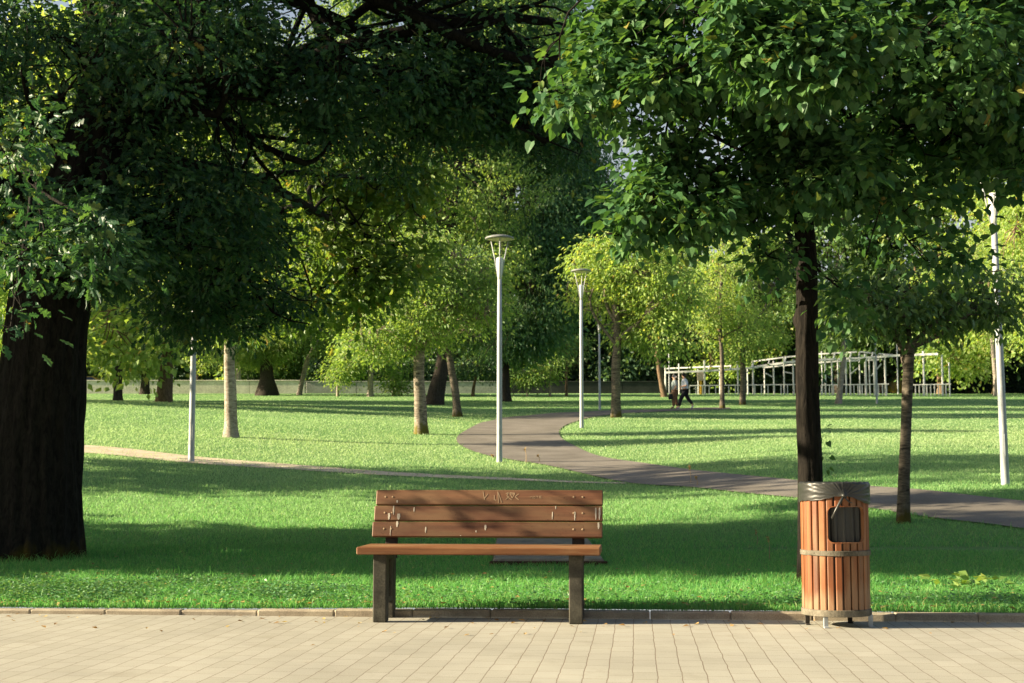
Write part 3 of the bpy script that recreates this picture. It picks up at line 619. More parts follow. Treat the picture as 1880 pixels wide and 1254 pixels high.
MT = dict(leaf='simple', per=26, csz=.36, droop=.8, gap=-.22, gaps=.8, up_bias=.4, flat=.5)
TREES = [
 # name, label, base, width, path, crowns, bark, leaf, kw
 ('cherry_tree', 'pale ringed trunk standing on the sunlit lawn just right of the left lamp post', (424, 803), 24, [(423, 740), (421, 660), (424, 600), (430, 500)], [(420, 575, 90, 45, 50), (360, 520, 90, 60, 40), (450, 480, 100, 70, 50)], 'bark_pale', 'leaf_yellow', dict(topw=.7, lsize=.15)),
 ('cherry_tree', 'mossy ringed cherry trunk by the left bend of the asphalt path', (773, 797), 23, [(771, 740), (769, 690), (772, 620), (775, 560)], [(770, 560, 120, 90, 100), (700, 620, 80, 50, 40), (850, 570, 90, 80, 70), (770, 480, 120, 70, 80), (850, 480, 80, 70, 50)], 'bark_moss', 'leaf_fresh', dict(topw=.75, lsize=.13)),
 ('cherry_tree', 'banded trunk leaning left in the shade behind the mossy cherry', (840, 765), 15, [(836, 720), (829, 680), (820, 620), (815, 560)], [(820, 590, 100, 60, 60), (800, 500, 120, 80, 80), (880, 620, 60, 50, 30)], 'bark_band', 'leaf_mid', dict(topw=.75, lsize=.18)),
 ('leaning_tree', 'thick dark trunk leaning right with flared foot behind the two cherries', (798, 743), 27, [(803, 710), (812, 670), (818, 620), (830, 500), (820, 300), (800, 60)], [(830, 480, 170, 120, 110), (700, 420, 130, 90, 70), (860, 350, 160, 100, 90), (680, 290, 150, 100, 100), (780, 170, 170, 120, 130), (640, 110, 150, 110, 110), (900, 40, 140, 110, 90), (720, -20, 180, 90, 90)], 'bark_dark', 'leaf_fresh', dict(topw=.7, lsize=.24, flare=.5, flare_h=.8)),
 ('cherry_tree', 'dark banded cherry just right of the second lamp post along the path', (1131, 767), 17, [(1131, 720), (1131, 670), (1133, 630), (1130, 560)], [(1130, 590, 80, 50, 50), (1200, 540, 90, 80, 70), (1090, 530, 70, 70, 40), (1160, 480, 110, 60, 70), (1220, 610, 60, 50, 30)], 'bark_band', 'leaf_yellow', dict(topw=.9, lsize=.19)),
 ('young_tree', 'slender young tree with yellow green crown right of the walking couple', (1326, 750), 9, [(1326, 700), (1325, 650), (1322, 600), (1325, 500)], [(1320, 560, 60, 60, 34), (1330, 490, 70, 60, 40), (1290, 610, 40, 40, 16), (1360, 600, 40, 50, 16)], 'bark_band', 'leaf_yellow', dict(topw=.6, lsize=.2)),
 ('young_tree', 'small bushy topped tree next right of the slender young one', (1363, 743), 11, [(1364, 700), (1364, 665), (1368, 620)], [(1390, 590, 70, 55, 50), (1340, 580, 40, 50, 20), (1420, 520, 70, 70, 40), (1360, 640, 50, 26, 14)], 'bark_band', 'leaf_yellow', dict(topw=.9, lsize=.2)),
 ('young_tree', 'thin grey tree leaning right in front of the white pergola', (1539, 741), 11, [(1544, 700), (1549, 650), (1545, 600)], [(1560, 580, 70, 50, 40), (1520, 530, 60, 60, 30)], 'bark_pale', 'leaf_mid', dict(topw=.7, lsize=.22)),
 ('cherry_tree', 'ringed mossy tree on the verge between litter bin and right lamp post', (1658, 960), 21, [(1660, 880), (1664, 780), (1667, 700), (1670, 630)], [(1640, 580, 100, 50, 20), (1750, 570, 110, 45, 22), (1690, 520, 130, 50, 18), (1580, 560, 60, 60, 8), (1840, 540, 60, 60, 9)], 'bark_band', 'leaf_mid', dict(topw=.9, lsize=.13, csz=.3, per=16)),
 ('leaning_tree', 'thick yellow lichened trunk leaning hard right at the pergola', (1641, 722), 36, [(1650, 690), (1661, 660), (1672, 625), (1690, 560)], [(1700, 540, 90, 60, 40), (1650, 500, 90, 60, 40)], 'bark_lichen', 'leaf_mid', dict(topw=.9, lsize=.28, flare=.15)),
 ('bare_trunk', 'pale bare leaning trunk at the left end of the pergola', (1220, 729), 11, [(1214, 700), (1208, 660), (1203, 620), (1200, 560)], [(1190, 560, 60, 50, 26), (1240, 520, 60, 60, 30)], 'bark_brown', 'leaf_fresh', dict(topw=.8, lsize=.25)),
 ('twin_tree', 'brown sunlit twin trunked tree right of the pergola', (1780, 722), 14, [(1780, 700), (1779, 670), (1778, 640)], [(1780, 600, 90, 60, 60), (1840, 560, 90, 70, 60), (1740, 640, 60, 30, 24)], 'bark_brown', 'leaf_fresh', dict(topw=.9, lsize=.25)),
 ('banded_tree', 'banded pale trunk just left of the foot of the right lamp post', (1830, 727), 11, [(1829, 700), (1826, 670), (1822, 620)], [(1850, 560, 80, 70, 60), (1870, 460, 90, 70, 60), (1790, 500, 70, 70, 40)], 'bark_pale', 'leaf_yellow', dict(topw=.8, lsize=.25)),
 ('cedar_tree', 'broad dark flared cedar stump like trunk with drooping lit sprays', (490, 726), 26, [(490, 705), (490, 685), (490, 600), (490, 450), (490, 150)], [(460, 640, 70, 30, 40), (540, 620, 70, 40, 40), (300, 590, 70, 50, 50), (620, 600, 80, 40, 40), (490, 540, 160, 70, 90), (480, 420, 150, 100, 90), (500, 290, 130, 100, 80), (480, 150, 120, 100, 70)], 'bark_dark', 'needle', dict(topw=.6, lsize=.5, leaf='strand', per=60, flare=.8, flare_h=.9)),
 ('leaning_tree', 'slim pale trunk leaning right beside the flared cedar', (549, 725), 9, [(556, 695), (565, 660), (575, 640), (590, 600)], [(600, 590, 60, 40, 26), (560, 560, 70, 50, 30)], 'bark_pale', 'leaf_blue', dict(topw=.8, lsize=.26)),
 ('small_tree', 'low bright leaved sapling standing before the grey wall left of the white trunk', (620, 728), 5, [(620, 705), (621, 690), (620, 670)], [(610, 690, 36, 22, 16), (640, 670, 36, 24, 18)], 'bark_pale', 'leaf_fresh', dict(topw=.8, lsize=.25)),
 ('white_tree', 'white barked straight trunk in front of the grey boundary wall', (680, 728), 11, [(680, 700), (681, 660), (680, 600)], [(680, 620, 60, 50, 40), (720, 600, 50, 60, 30), (650, 650, 40, 30, 16)], 'bark_pale', 'leaf_fresh', dict(topw=.8, lsize=.26)),
 ('small_tree', 'low bright bush like sapling just left of the mossy cherry trunk', (722, 727), 5, [(722, 710), (722, 700)], [(722, 690, 24, 28, 18), (735, 712, 14, 12, 6)], 'bark_pale', 'leaf_fresh', dict(topw=.8, lsize=.25)),
 ('dark_tree', 'short dark trunk on the far lawn next right of the big oak', (217, 736), 16, [(217, 700), (218, 650), (220, 600), (235, 400), (245, 100)], [(220, 590, 80, 60, 60), (250, 520, 120, 80, 70), (200, 640, 50, 30, 16), (230, 400, 130, 100, 90), (300, 270, 140, 110, 100), (180, 180, 130, 110, 90), (340, 110, 130, 100, 90), (240, 20, 150, 90, 80)], 'bark_dark', 'leaf_fresh', dict(topw=.8, lsize=.24)),
 ('cedar_tree', 'dark flared trunk before the beige wall with a long lit drooping branch', (266, 724), 15, [(266, 690), (264, 640), (262, 560)], [(270, 660, 60, 18, 24), (310, 590, 60, 45, 40), (240, 680, 40, 14, 12), (300, 530, 90, 50, 40)], 'bark_dark', 'needle', dict(topw=.7, lsize=.5, leaf='strand', per=60, flare=.5, flare_h=.6)),
 ('small_tree', 'thin dark sapling right of the left lamp post before the beige wall', (363, 720), 6, [(363, 690), (363, 670), (362, 640)], [(362, 650, 36, 26, 20), (390, 670, 26, 20, 8)], 'bark_dark', 'leaf_yellow', dict(topw=.8, lsize=.25)),
 ('pale_tree', 'pale sunlit trunk half hidden behind the ringed trunk on the sunlit lawn', (438, 722), 9, [(438, 690), (438, 650), (440, 590)], [(450, 600, 60, 50, 36), (460, 660, 40, 20, 10)], 'bark_pale', 'leaf_yellow', dict(topw=.8, lsize=.26)),
 ('tall_evergreen', 'tall dark teal tree with nearly black trunk rising behind the tallest lamp post', (927, 737), 19, [(927, 690), (928, 600), (930, 400), (935, 150), (935, -60)], [(945, 560, 120, 110, 170), (940, 400, 150, 120, 200), (930, 220, 150, 130, 200), (940, 40, 130, 120, 150), (1010, 480, 110, 120, 110), (870, 300, 90, 120, 80), (1070, 380, 70, 130, 90), (1060, 180, 90, 130, 90)], 'bark_dark', 'leaf_teal', dict(topw=.3, lsize=.34, leaf='simple', per=40, csz=.9, droop=1.2, flare=.5, flare_h=.6)),
 ('small_tree', 'thin sapling with light leaves first right of the dark teal tree trunk', (1010, 728), 4, [(1010, 700), (1009, 680), (1008, 660)], [(1010, 670, 30, 30, 16), (985, 690, 22, 16, 8)], 'bark_pale', 'leaf_fresh', dict(topw=.8, lsize=.25)),
 ('small_tree', 'small light leaved tree close left of the second lamp post along the path', (968, 728), 4, [(968, 710), (968, 695)], [(968, 685, 34, 24, 18)], 'bark_pale', 'leaf_fresh', dict(topw=.8, lsize=.25)),
 ('small_tree', 'small shaded tree between the dark teal tree and the dark banded cherry', (1040, 727), 5, [(1040, 700), (1041, 670), (1040, 640)], [(1040, 640, 40, 34, 22), (1060, 670, 26, 20, 8)], 'bark_brown', 'leaf_mid', dict(topw=.8, lsize=.25)),
 ('bushy_tree', 'bushy bright tree entering from the right edge behind the right lamp post', (2010, 800), 22, [(2010, 720), (2008, 650), (2000, 500), (1990, 300)], [(1930, 600, 120, 70, 60), (1900, 500, 120, 80, 70), (1980, 420, 150, 100, 90), (1880, 400, 80, 80, 50), (2050, 560, 130, 110, 80)], 'bark_brown', 'leaf_yellow', dict(topw=.5, lsize=.13)),
 ('multi_stem_tree', 'small many stemmed tree before the grey wall left of the tallest lamp', (868, 728), 6, [(870, 710), (874, 690), (880, 650)], [(880, 650, 50, 36, 26), (850, 670, 30, 26, 12), (905, 670, 36, 30, 16)], 'bark_brown', 'leaf_blue', dict(topw=.8, lsize=.25)),
]
for i, (nm, lab, bp, w, path, cr, bk, lf, kw) in enumerate(TREES):
    k = dict(MT); k.update(kw)
    tw = k.pop('topw', .6)
    b = gpx(*bp)
    if b[1] > 45: k['csz'] = max(k['csz'], .55); k['gaps'] = 1.3
    if b[1] > 80: k['csz'] = max(k['csz'], .75); k['gaps'] = 1.9
    k['twig_r'] = .012 if b[1] > 25 else .006
    k['lsize'] *= .8; k['per'] = int(k['per'] * 1.25)
    px_tree(nm, lab, bp, w, path, cr, bk, lf, 40 + i, topw=tw, scale_n=2.1, **k)

# tall trees of the wood behind: prototypes, then copies
def proto(h, rx, seed, lmat, bark, leaf='broad', lsize=.4, nc=190, low=.1, droop=.6, per=44, csz=1.15):
    g = np.random.default_rng(seed); cr = []
    for k in range(9):
        z = h * (low + (1 - low) * (k + .6) / 9.2); w = rx * (1.0 - .55 * abs((k + .5) / 9 - .4) ** 1.3 * 1.6)
        a = g.random() * 6.28; q = .45 * w
        cr.append(((q * math.cos(a), q * math.sin(a), z), (w * .75, w * .75, h * .085), nc // 6))
    wood, lv = make_tree([(0, 0, -.3), (.2, 0, h * .3), (0, .2, h * .6), (.1, .1, h * .92)], (h * .016, h * .004), cr, leaf=leaf, lsize=lsize, per=per, csz=csz, droop=droop, seed=seed, sides=10, flare=.4, flare_h=.6, limb_r=.5, twigs=True, twig_r=.02, gap=-.45, gaps=2.5, fork=.2, up_bias=.3, sub=3)
    return (npmesh('trunk', *wood, M[bark], True), npmesh('crown', *lv, M[lmat], False))
PR = {'a': proto(24, 5.2, 101, 'leaf_mid', 'bark_dark'), 'b': proto(22, 5.0, 102, 'leaf_fresh', 'bark_brown'), 'c': proto(26, 4.6, 103, 'leaf_blue', 'bark_dark'),
      'd': proto(24, 4.6, 104, 'leaf_dark', 'bark_dark', lsize=.5), 'e': proto(16, 4.6, 105, 'leaf_yellow', 'bark_brown', lsize=.26, nc=260, low=.1, per=44, csz=.95)}
def bg(kind, xpx, Y, s, label, rz, group='tall trees of the wood behind the lawn', sz=1.0):
    X = (xpx - 940) / FPX * Y
    if Y > 100:      # the wood's edge runs aslant, farther away on the left
        Y2 = Y / (1 + .45 * (xpx - 940) / FPX); s *= Y2 / Y; Y = Y2; X = (xpx - 940) / FPX * Y
    root = empty('woodland_tree', (X, Y, float(gz(X, Y))), label, 'tree', group, rz)
    root.scale = (s, s, s * sz)
    for nm, me in zip(('trunk', 'crown'), PR[kind]): link(nm, me, root)
BG = [('b', -60, 122, 1.1, 'sunlit tall tree of the back row, hidden half by the oak trunk'), ('c', 90, 128, 1.0, 'bluish tall tree of the back row, seen just right of the oak trunk'),
      ('a', 230, 124, .9, 'green tall tree of the back row, above the beige wall near its left end'), ('d', 360, 130, 1.0, 'dark tall tree of the back row, above the left lamp post'),
      ('b', 470, 126, .95, 'sunlit tall tree of the back row, above the flared cedar trunk'), ('a', 590, 130, 1.15, 'green tall tree of the back row, above the slim pale leaning trunk'),
      ('c', 690, 122, 1.05, 'bluish tall tree of the back row, above the white barked trunk'), ('d', 770, 134, 1.2, 'dark tall tree of the back row, above the mossy cherry'),
      ('c', 870, 126, 1.1, 'bluish tall tree of the back row, left of the dark teal tree'), ('d', 1020, 124, 1.1, 'dark tall tree of the back row, right of the dark teal tree'),
      ('c', 1075, 132, .95, 'bluish tall tree of the back row, above the second lamp post'), ('b', 1180, 128, .77, 'lower sunlit tree of the back row, under the bright gap of sky'),
      ('a', 1275, 130, .8, 'green tree of the back row, above the walking couple'), ('e', 1350, 126, 1.1, 'yellowing tree of the back row, above the slender young tree'),
      ('d', 1440, 134, .95, 'dark tree of the back row, just left of the lime trunk'), ('a', 1540, 126, .9, 'green tree of the back row, just right of the lime trunk'),
      ('d', 1620, 130, 1.0, 'dark tree of the back row, above the leaning lichened trunk'), ('b', 1730, 124, .95, 'sunlit tree of the back row, above the right end of the pergola'),
      ('e', 1830, 122, 1.3, 'yellowing tree of the back row, behind the top of the right lamp post'), ('c', 1960, 126, 1.1, 'bluish tree of the back row, at the right edge'),
      ('e', 40, 52, .9, 'bushy yellow green tree on the lawn right behind the oak trunk'), ('e', 300, 62, 1.2, 'yellow green tree on the far lawn behind the oak crown')]
for i, (k, x, Y, s_, lab) in enumerate(BG): bg(k, x, Y, s_, lab, i * 2.4)
def bush_proto(seed, mat):
    g = np.random.default_rng(seed); cr = [((g.uniform(-2, 2), g.uniform(-1, 1), z), (2.4, 2.0, 1.5), 60) for z in (1.2, 1.6, 2.6, 3.4, 4.4, 5.4)]
    wood, lv = make_tree([(0, 0, -.2), (.1, 0, .8), (0, .1, 2.0)], (.14, .07), cr, leaf='broad', lsize=.34, per=40, csz=.8, droop=.5, seed=seed, sides=8, gap=-.3, gaps=1.8, fork=.2, up_bias=.3, sub=3, twig_r=.012)
    return npmesh('trunk', *wood, M['bark_dark'], True), npmesh('crown', *lv, M[mat], False)
SHP = {k: bush_proto(300 + i, m) for i, (k, m) in enumerate((('a', 'leaf_fresh'), ('b', 'leaf_mid'), ('c', 'leaf_blue'), ('d', 'leaf_dark')))}
for i, (k, x, Y, s_, lab) in enumerate([('a', 30, 122, 1.0, 'bright bush behind the beige wall, left of the short dark trunk'), ('b', 130, 126, 1.1, 'green bush behind the beige wall, by the yellow car'), ('c', 330, 121, .8, 'bluish bush behind the wall, below the left lamp'),
        ('b', 480, 124, 1.1, 'green bush over the wall behind the flared cedar'), ('a', 540, 121, .9, 'bright bush over the wall behind the slim leaning trunk'), ('b', 625, 123, 1.2, 'green bush over the grey wall behind the low sapling'), ('a', 715, 121, 1.0, 'bright bush over the grey wall right of the white trunk'),
        ('c', 800, 123, 1.2, 'bluish bush over the grey wall behind the thick leaning trunk'), ('b', 885, 121, 1.1, 'green bush over the grey wall left of the tallest lamp'), ('d', 960, 122, 1.2, 'dark bush over the dark wall right of the tallest lamp'), ('d', 1030, 121, 1.2, 'dark bush over the dark wall left of the second lamp'),
        ('d', 1100, 123, 1.3, 'dark bush over the dark wall left of the banded cherry'), ('c', 1170, 121, 1.1, 'bluish bush over the dark wall right of the banded cherry'), ('a', 1265, 125, 1.1, 'bright bush behind the left end of the pergola'), ('d', 1330, 126, 1.2, 'dark bush behind the pergola left of the slender tree'),
        ('c', 1410, 124, 1.2, 'bluish bush behind the pergola left of the lime trunk'), ('d', 1500, 126, 1.3, 'dark bush behind the pergola at the lime trunk'), ('b', 1570, 124, 1.2, 'green bush behind the pergola right of the grey leaning tree'), ('d', 1650, 125, 1.2, 'dark bush behind the lichened trunk'),
        ('a', 1710, 122, 1.1, 'bright bush behind the right end of the pergola'), ('c', 1790, 124, 1.3, 'bluish bush behind the twin trunked tree'), ('d', 1880, 122, 1.3, 'dark bush at the right edge of the far lawn')]):
    X = (x - 940) / FPX * Y
    root = empty('bush', (X, Y, float(gz(X, Y))), lab, 'bush', 'bushes along the wall behind the lawn', i * 1.9); root.scale = (s_, s_, s_)
    for nm, me in zip(('trunk', 'crown'), SHP[k]): link(nm, me, root)
# trees that stand left of the picture and throw its long shadows
def shade_tree(X, Y, h, rx, ry, z0, seed, label, nc, lf='leaf_mid', lean=0.0, top=None, gap=-.24, gaps=.75, ls=.26):
    g = np.random.default_rng(seed); cr = []
    for k in range(7):
        z = z0 + (h - z0) * (k + .5) / 7
        cr.append(((g.uniform(-.3, .3) * rx, g.uniform(-.1, .1) * ry + lean * z + (.2 if top and z > top else 0), z), (rx * .85, ry * .9, (h - z0) / 9), int(nc // 7 * (.16 if top and z > top else 1))))
    wood, lv = make_tree([(0, 0, -.2), (0, .1 + lean * h * .4, h * .4), (.1, lean * h * .85, h * .85)], (.3, .08), cr, leaf='broad', lsize=ls, per=34, csz=.6 if ls < .3 else .9, droop=.5, seed=seed, limb_r=.4, fork=.15, gap=gap, gaps=gaps, up_bias=.3, sub=3)
    tree('shade_tree', label, (X, Y, float(gz(X, Y))), wood, lv, 'bark_dark', lf)
shade_tree(-15, 13.8, 13, 3.4, 3.6, .8, 201, 'first tree left of the oak, leaning over its shadow behind the bench', 1050, lean=-.144, top=8.0, gap=-.14)
shade_tree(-17, 23.4, 14, 1.5, 3.5, .6, 202, 'second tree left of the oak, its shadow lying before the dirt path', 470, lean=-.144, gap=.1, gaps=.6)
shade_tree(-44, 60, 18, 4, 8, .5, 203, 'first far tree left of the lawn, shading the far grass', 620, gap=-.6, ls=.45)
shade_tree(-47, 76, 19, 4, 8, .5, 204, 'second far tree left of the lawn, shading the slope by the wall', 620, gap=-.6, ls=.45)
for i, (k, X, Y, s_, lab) in enumerate((('a', -26, -16, .9, 'first unseen tree from the left, added behind the camera to block sky light'), ('d', -15, -11, .8, 'dark second unseen tree added behind the camera to block sky light'), ('a', -5, -13, .9, 'third unseen tree, in the middle, added behind the camera to block sky light'),
        ('c', 6, -11, .8, 'bluish fourth unseen tree added behind the camera to block sky light'), ('d', 16, -12, .85, 'dark last unseen tree added behind the camera to block sky light'))):  # added unseen behind the camera, cutting sky light to deepen the shade
    root = empty('sky_block_tree', (X, Y, 0), lab, 'tree', 'unseen trees added behind the camera to block sky light', i * 1.3); root.scale = (s_, s_, s_)
    for nm, me in zip(('trunk', 'crown'), PR[k]): link(nm, me, root)

# ------------------------------------------------------------------ bench
BR = -R(5.0)
bc = at(884, 1140, 8.36)
bench = empty('park_bench', (bc[0], bc[1] + .2, 0), 'weathered brown plank bench with carved and bird stained back beside the kerb', 'bench', None, BR)
# local: x along bench, y away from camera; seat front at y=-.23
mb = MB()
for k in range(4):
    mb.box((-.005 + (0.0 if k else 0), -.175 + k * .112, .418), (1.425, .104, .044), None, .006)
mb.build('seat', M['seat_wood'], bench)
tilt = R(14)
ct, st_ = math.cos(tilt), math.sin(tilt)
rotx = np.array([[1, 0, 0], [0, ct, st_], [0, -st_, ct]])   # leaning away from the camera at the top
def backpt(x, h, d=0.0):
    return np.array([x, .205 + st_ * h + ct * d, .478 + ct * h - st_ * d])
rb = np.array([[1, 0, 0], [0, ct, st_], [0, -st_, ct]])
mb = MB()
for k in range(3):
    mb.box(backpt(.004 + .004 * k, .048 + k * .1, 0), (1.414 - .006 * k, .036, .094), rb, .005)
back = mb.build('backrest', M['bench_wood'], bench)
for sx in (-1, 1):
    x = -.012 + sx * .575
    mb = MB()
    # one cast end: front post, rear post, rail and footing with a notch between the feet
    mb.box((x, -.13, .198), (.08, .09, .396), None, .006)
    mb.box((x, .15, .198), (.07, .09, .396), None, .006)
    mb.box((x, .01, .25), (.066, .19, .29), None, .004)
    if sx < 0:
        mb.box((x + .036, -.035, .25), (.008, .012, .22), None, .002); mb.box((x + .036, .01, .25), (.008, .012, .22), None, .002)
    else:
        mb.box((x - .036, -.035, .25), (.008, .012, .22), None, .002); mb.box((x - .036, .01, .25), (.008, .012, .22), None, .002)
    mb.build('leg', M['bench_leg'], bench)
    mb = MB(); mb.tube([backpt(x, -.12, .045), backpt(x, .1, .045), backpt(x, .285, .045)], .03, 4)
    a = backpt(x, .1, .036)
    mb = MB(); mb.box(backpt(x, .085, .034), (.075, .028, .41), rb, .004)
    mb.build('back_support', M['iron'], bench)
mb = MB()
for x in (-.63, -.585, .535, .59):
    for k in range(3):
        c = backpt(x, .05 + k * .1, -.019)
        V = [c + rb @ np.array([.006 * math.cos(a), -.003 * (i > 0) , .006 * math.sin(a)]) * (1 if i == 0 else .6) for i in (0, 1) for a in np.linspace(0, 2 * PI, 8, endpoint=False)]
        F = [(j, (j + 1) % 8, 8 + (j + 1) % 8, 8 + j) for j in range(8)] + [tuple(range(8, 16))]
        mb = MB(); mb.add(V, F); mb.build('bolt', M['scratch'], back)
def strokes(lines, w, mat, name, d=-.0195):
    mb = MB()
    for ln in lines:
        for (x0, h0), (x1, h1) in zip(ln[:-1], ln[1:]):
            dx, dh = x1 - x0, h1 - h0; L = math.hypot(dx, dh) + 1e-6
            nx, nh = -dh / L * w / 2, dx / L * w / 2
            q = [(x0 + nx, h0 + nh), (x0 - nx, h0 - nh), (x1 - nx, h1 - nh), (x1 + nx, h1 + nh)]
            fr = [backpt(a, b, d) for a, b in q]; bk = [backpt(a, b, d + .003) for a, b in q]
            mb.add(fr + bk, [(0, 1, 2, 3), (0, 3, 7, 4), (1, 5, 6, 2), (0, 4, 5, 1), (3, 2, 6, 7)])
    mb.build(name, mat, back)
# scratched letters on the top plank: x in metres from the bench centre, h up the back
def lx(px): return (px - 884) / 300.0 * 1.005
H0 = .202
strokes([[(lx(877), H0 + .082), (lx(880), H0 + .03)], [(lx(886), H0 + .066), (lx(880), H0 + .04)],
         [(lx(898), H0 + .06), (lx(898), H0 + .03), (lx(902), H0 + .028)], [(lx(904), H0 + .082), (lx(906), H0 + .01)], [(lx(905), H0 + .075), (lx(912), H0 + .012)],
         [(lx(919), H0 + .07), (lx(924), H0 + .075), (lx(921), H0 + .055), (lx(925), H0 + .05), (lx(919), H0 + .032)], [(lx(922), H0 + .05), (lx(930), H0 + .03)],
         [(lx(926), H0 + .075), (lx(931), H0 + .042), (lx(936), H0 + .072), (lx(927), H0 + .074)], [(lx(929), H0 + .066), (lx(934), H0 + .066)],
         [(lx(943), H0 + .068), (lx(936), H0 + .05), (lx(943), H0 + .03)]], .0042, M['scratch'], 'carved_letters')
strokes([[(lx(964), H0 + .05), (lx(964), H0 + .038)], [(lx(964), H0 + .05), (lx(968), H0 + .05), (lx(968), H0 + .038)], [(lx(970), H0 + .052), (lx(973), H0 + .052), (lx(973), H0 + .04), (lx(970), H0 + .04), (lx(970), H0 + .052)],
         [(lx(975), H0 + .053), (lx(979), H0 + .053)], [(lx(977), H0 + .053), (lx(977), H0 + .041)], [(lx(985), H0 + .054), (lx(981), H0 + .054), (lx(981), H0 + .042), (lx(985), H0 + .042)], [(lx(981), H0 + .048), (lx(984), H0 + .048)]], .0022, M['scratch'], 'carved_letters')
gd = np.random.default_rng(9)
for px, y0, y1, w in ((712, 929, 946, 3.2), (704, 943, 955, 5), (722, 944, 955, 8), (720, 958, 969, 5), (750, 932, 941, 3), (718, 919, 924, 3.5), (773, 969, 980, 3), (708, 967, 985, 1.6), (883, 966, 976, 4.5),
                      (1005, 943, 957, 2.2), (1046, 943, 959, 2.6), (1084, 936, 958, 3.2), (1091, 936, 958, 4.6), (1089, 963, 975, 4.5), (1011, 932, 938, 2), (866, 976, 980, 2), (838, 985, 986, 3)):
    h0, h1 = (986.5 + (px - 684) * .01 - y0) / 297.0, (986.5 + (px - 684) * .01 - y1) / 297.0
    x = lx(px); n = 7; us = np.linspace(0, 1, n)
    wid = w / 300.0 / 2 * .8 * (.35 + .65 * np.sin(PI * np.clip(us * .8 + .2, 0, 1)) * gd.uniform(.7, 1.2, n))
    hs = h0 + (h1 - h0) * us; xs = x + gd.normal(size=n) * .0006
    V = [backpt(a - b, h, -.0195) for a, b, h in zip(xs, wid, hs)] + [backpt(a + b, h, -.0195) for a, b, h in zip(xs, wid, hs)]
    V += [backpt(a - b, h, -.016) for a, b, h in zip(xs, wid, hs)] + [backpt(a + b, h, -.016) for a, b, h in zip(xs, wid, hs)]
    F = [(i, i + 1, n + i + 1, n + i) for i in range(n - 1)] + [(i, 2 * n + i, 2 * n + i + 1, i + 1) for i in range(n - 1)] + [(n + i, n + i + 1, 3 * n + i + 1, 3 * n + i) for i in range(n - 1)]
    mbd = MB(); mbd.add(V, F); mbd.build('bird_dropping', M['dropping'], back)

# ------------------------------------------------------------------ litter bin
bx = at(1536, 1135, 8.30)
binn = empty('litter_bin', (bx[0], bx[1], 0), 'round orange slatted litter bin with black liner tied over its rim', 'litter bin', None, 0)
RB, NS = .193, 26
Z0, Z1 = .075, .80
oa0, oa1, oz0, oz1, orad = -.43, .78, .478, .68, .035     # opening: angles from the camera side, heights
def in_open(s_, z):
    c0, c1 = oa0 * RB, oa1 * RB
    dx = max(c0 + orad - s_, s_ - (c1 - orad), 0); dz = max(oz0 + orad - z, z - (oz1 - orad), 0)
    if s_ < c0 or s_ > c1 or z < oz0 or z > oz1: return False
    return math.hypot(dx, dz) < orad
V = []; F = []
nz = 152; na = 7
zs = np.linspace(Z0, Z1, nz)
offs = np.random.default_rng(3)
for sidx in range(NS):
    a0 = 2 * PI * (sidx + .09) / NS; a1 = 2 * PI * (sidx + .91) / NS
    jit = offs.uniform(-.002, .002)
    lay = []
    for rr in (RB + jit, RB - .018 + jit):
        base = len(V); lay.append(base)
        p0 = np.array([math.sin(a0), -math.cos(a0)]) * rr; p1 = np.array([math.sin(a1), -math.cos(a1)]) * rr
        for z in zs:
            for j in range(na):
                q = p0 + (p1 - p0) * j / (na - 1); 
                e = .0035 if j in (0, na - 1) and rr > RB - .01 else 0
                q = q * (1 - e / RB); V.append((q[0], q[1], z))
    am = [(a0 + (a1 - a0) * (j + .5) / (na - 1) + PI) % (2 * PI) - PI for j in range(na - 1)]
    keep = np.ones((nz - 1, na - 1), bool)
    for i in range(nz - 1):
        for j in range(na - 1):
            if in_open(am[j] * RB, (zs[i] + zs[i + 1]) / 2): keep[i, j] = False
    b0, b1 = lay
    for i in range(nz - 1):
        for j in range(na - 1):
            if not keep[i, j]: continue
            q = (i * na + j, i * na + j + 1, (i + 1) * na + j + 1, (i + 1) * na + j)
            F.append(tuple(b0 + k for k in q)); F.append(tuple(b1 + k for k in q[::-1]))
            for (di, dj, e0, e1) in ((-1, 0, q[0], q[1]), (1, 0, q[2], q[3]), (0, -1, q[3], q[0]), (0, 1, q[1], q[2])):
                ii, jj = i + di, j + dj
                if ii < 0 or jj < 0 or ii >= nz - 1 or jj >= na - 1 or not keep[ii, jj]:
                    F.append((b0 + e1, b0 + e0, b1 + e0, b1 + e1))
link('slat_shell', npmesh('slat_shell', np.array(V), [i for f in F for i in f], [len(f) for f in F], M['bin_wood']), binn)
# rim of the opening
cs_ = []
for (cx, cz, a_) in ((oa1 * RB - orad, oz1 - orad, 0), (oa0 * RB + orad, oz1 - orad, 90), (oa0 * RB + orad, oz0 + orad, 180), (oa1 * RB - orad, oz0 + orad, 270)):
    for d in range(0, 91, 15): cs_.append((cx + orad * math.cos(R(a_ + d)), cz + orad * math.sin(R(a_ + d))))
rim = []
for i in range(len(cs_)):
    p, q = cs_[i], cs_[(i + 1) % len(cs_)]; m_ = max(1, int(math.hypot(q[0] - p[0], q[1] - p[1]) / .02))
    for k in range(m_):
        f = k / m_; rim.append((p[0] + (q[0] - p[0]) * f, p[1] + (q[1] - p[1]) * f))
rim.append(rim[0]); rim.append(rim[1])
rr = RB - .009
mb = MB()
PV = []
nr = len(rim) - 1
prof = [(.0045, .0105), (.0045, -.0105), (-.002, -.0105), (-.002, .0105)]
cxm = (oa0 + oa1) / 2 * RB; czm = (oz0 + oz1) / 2
Vr = []
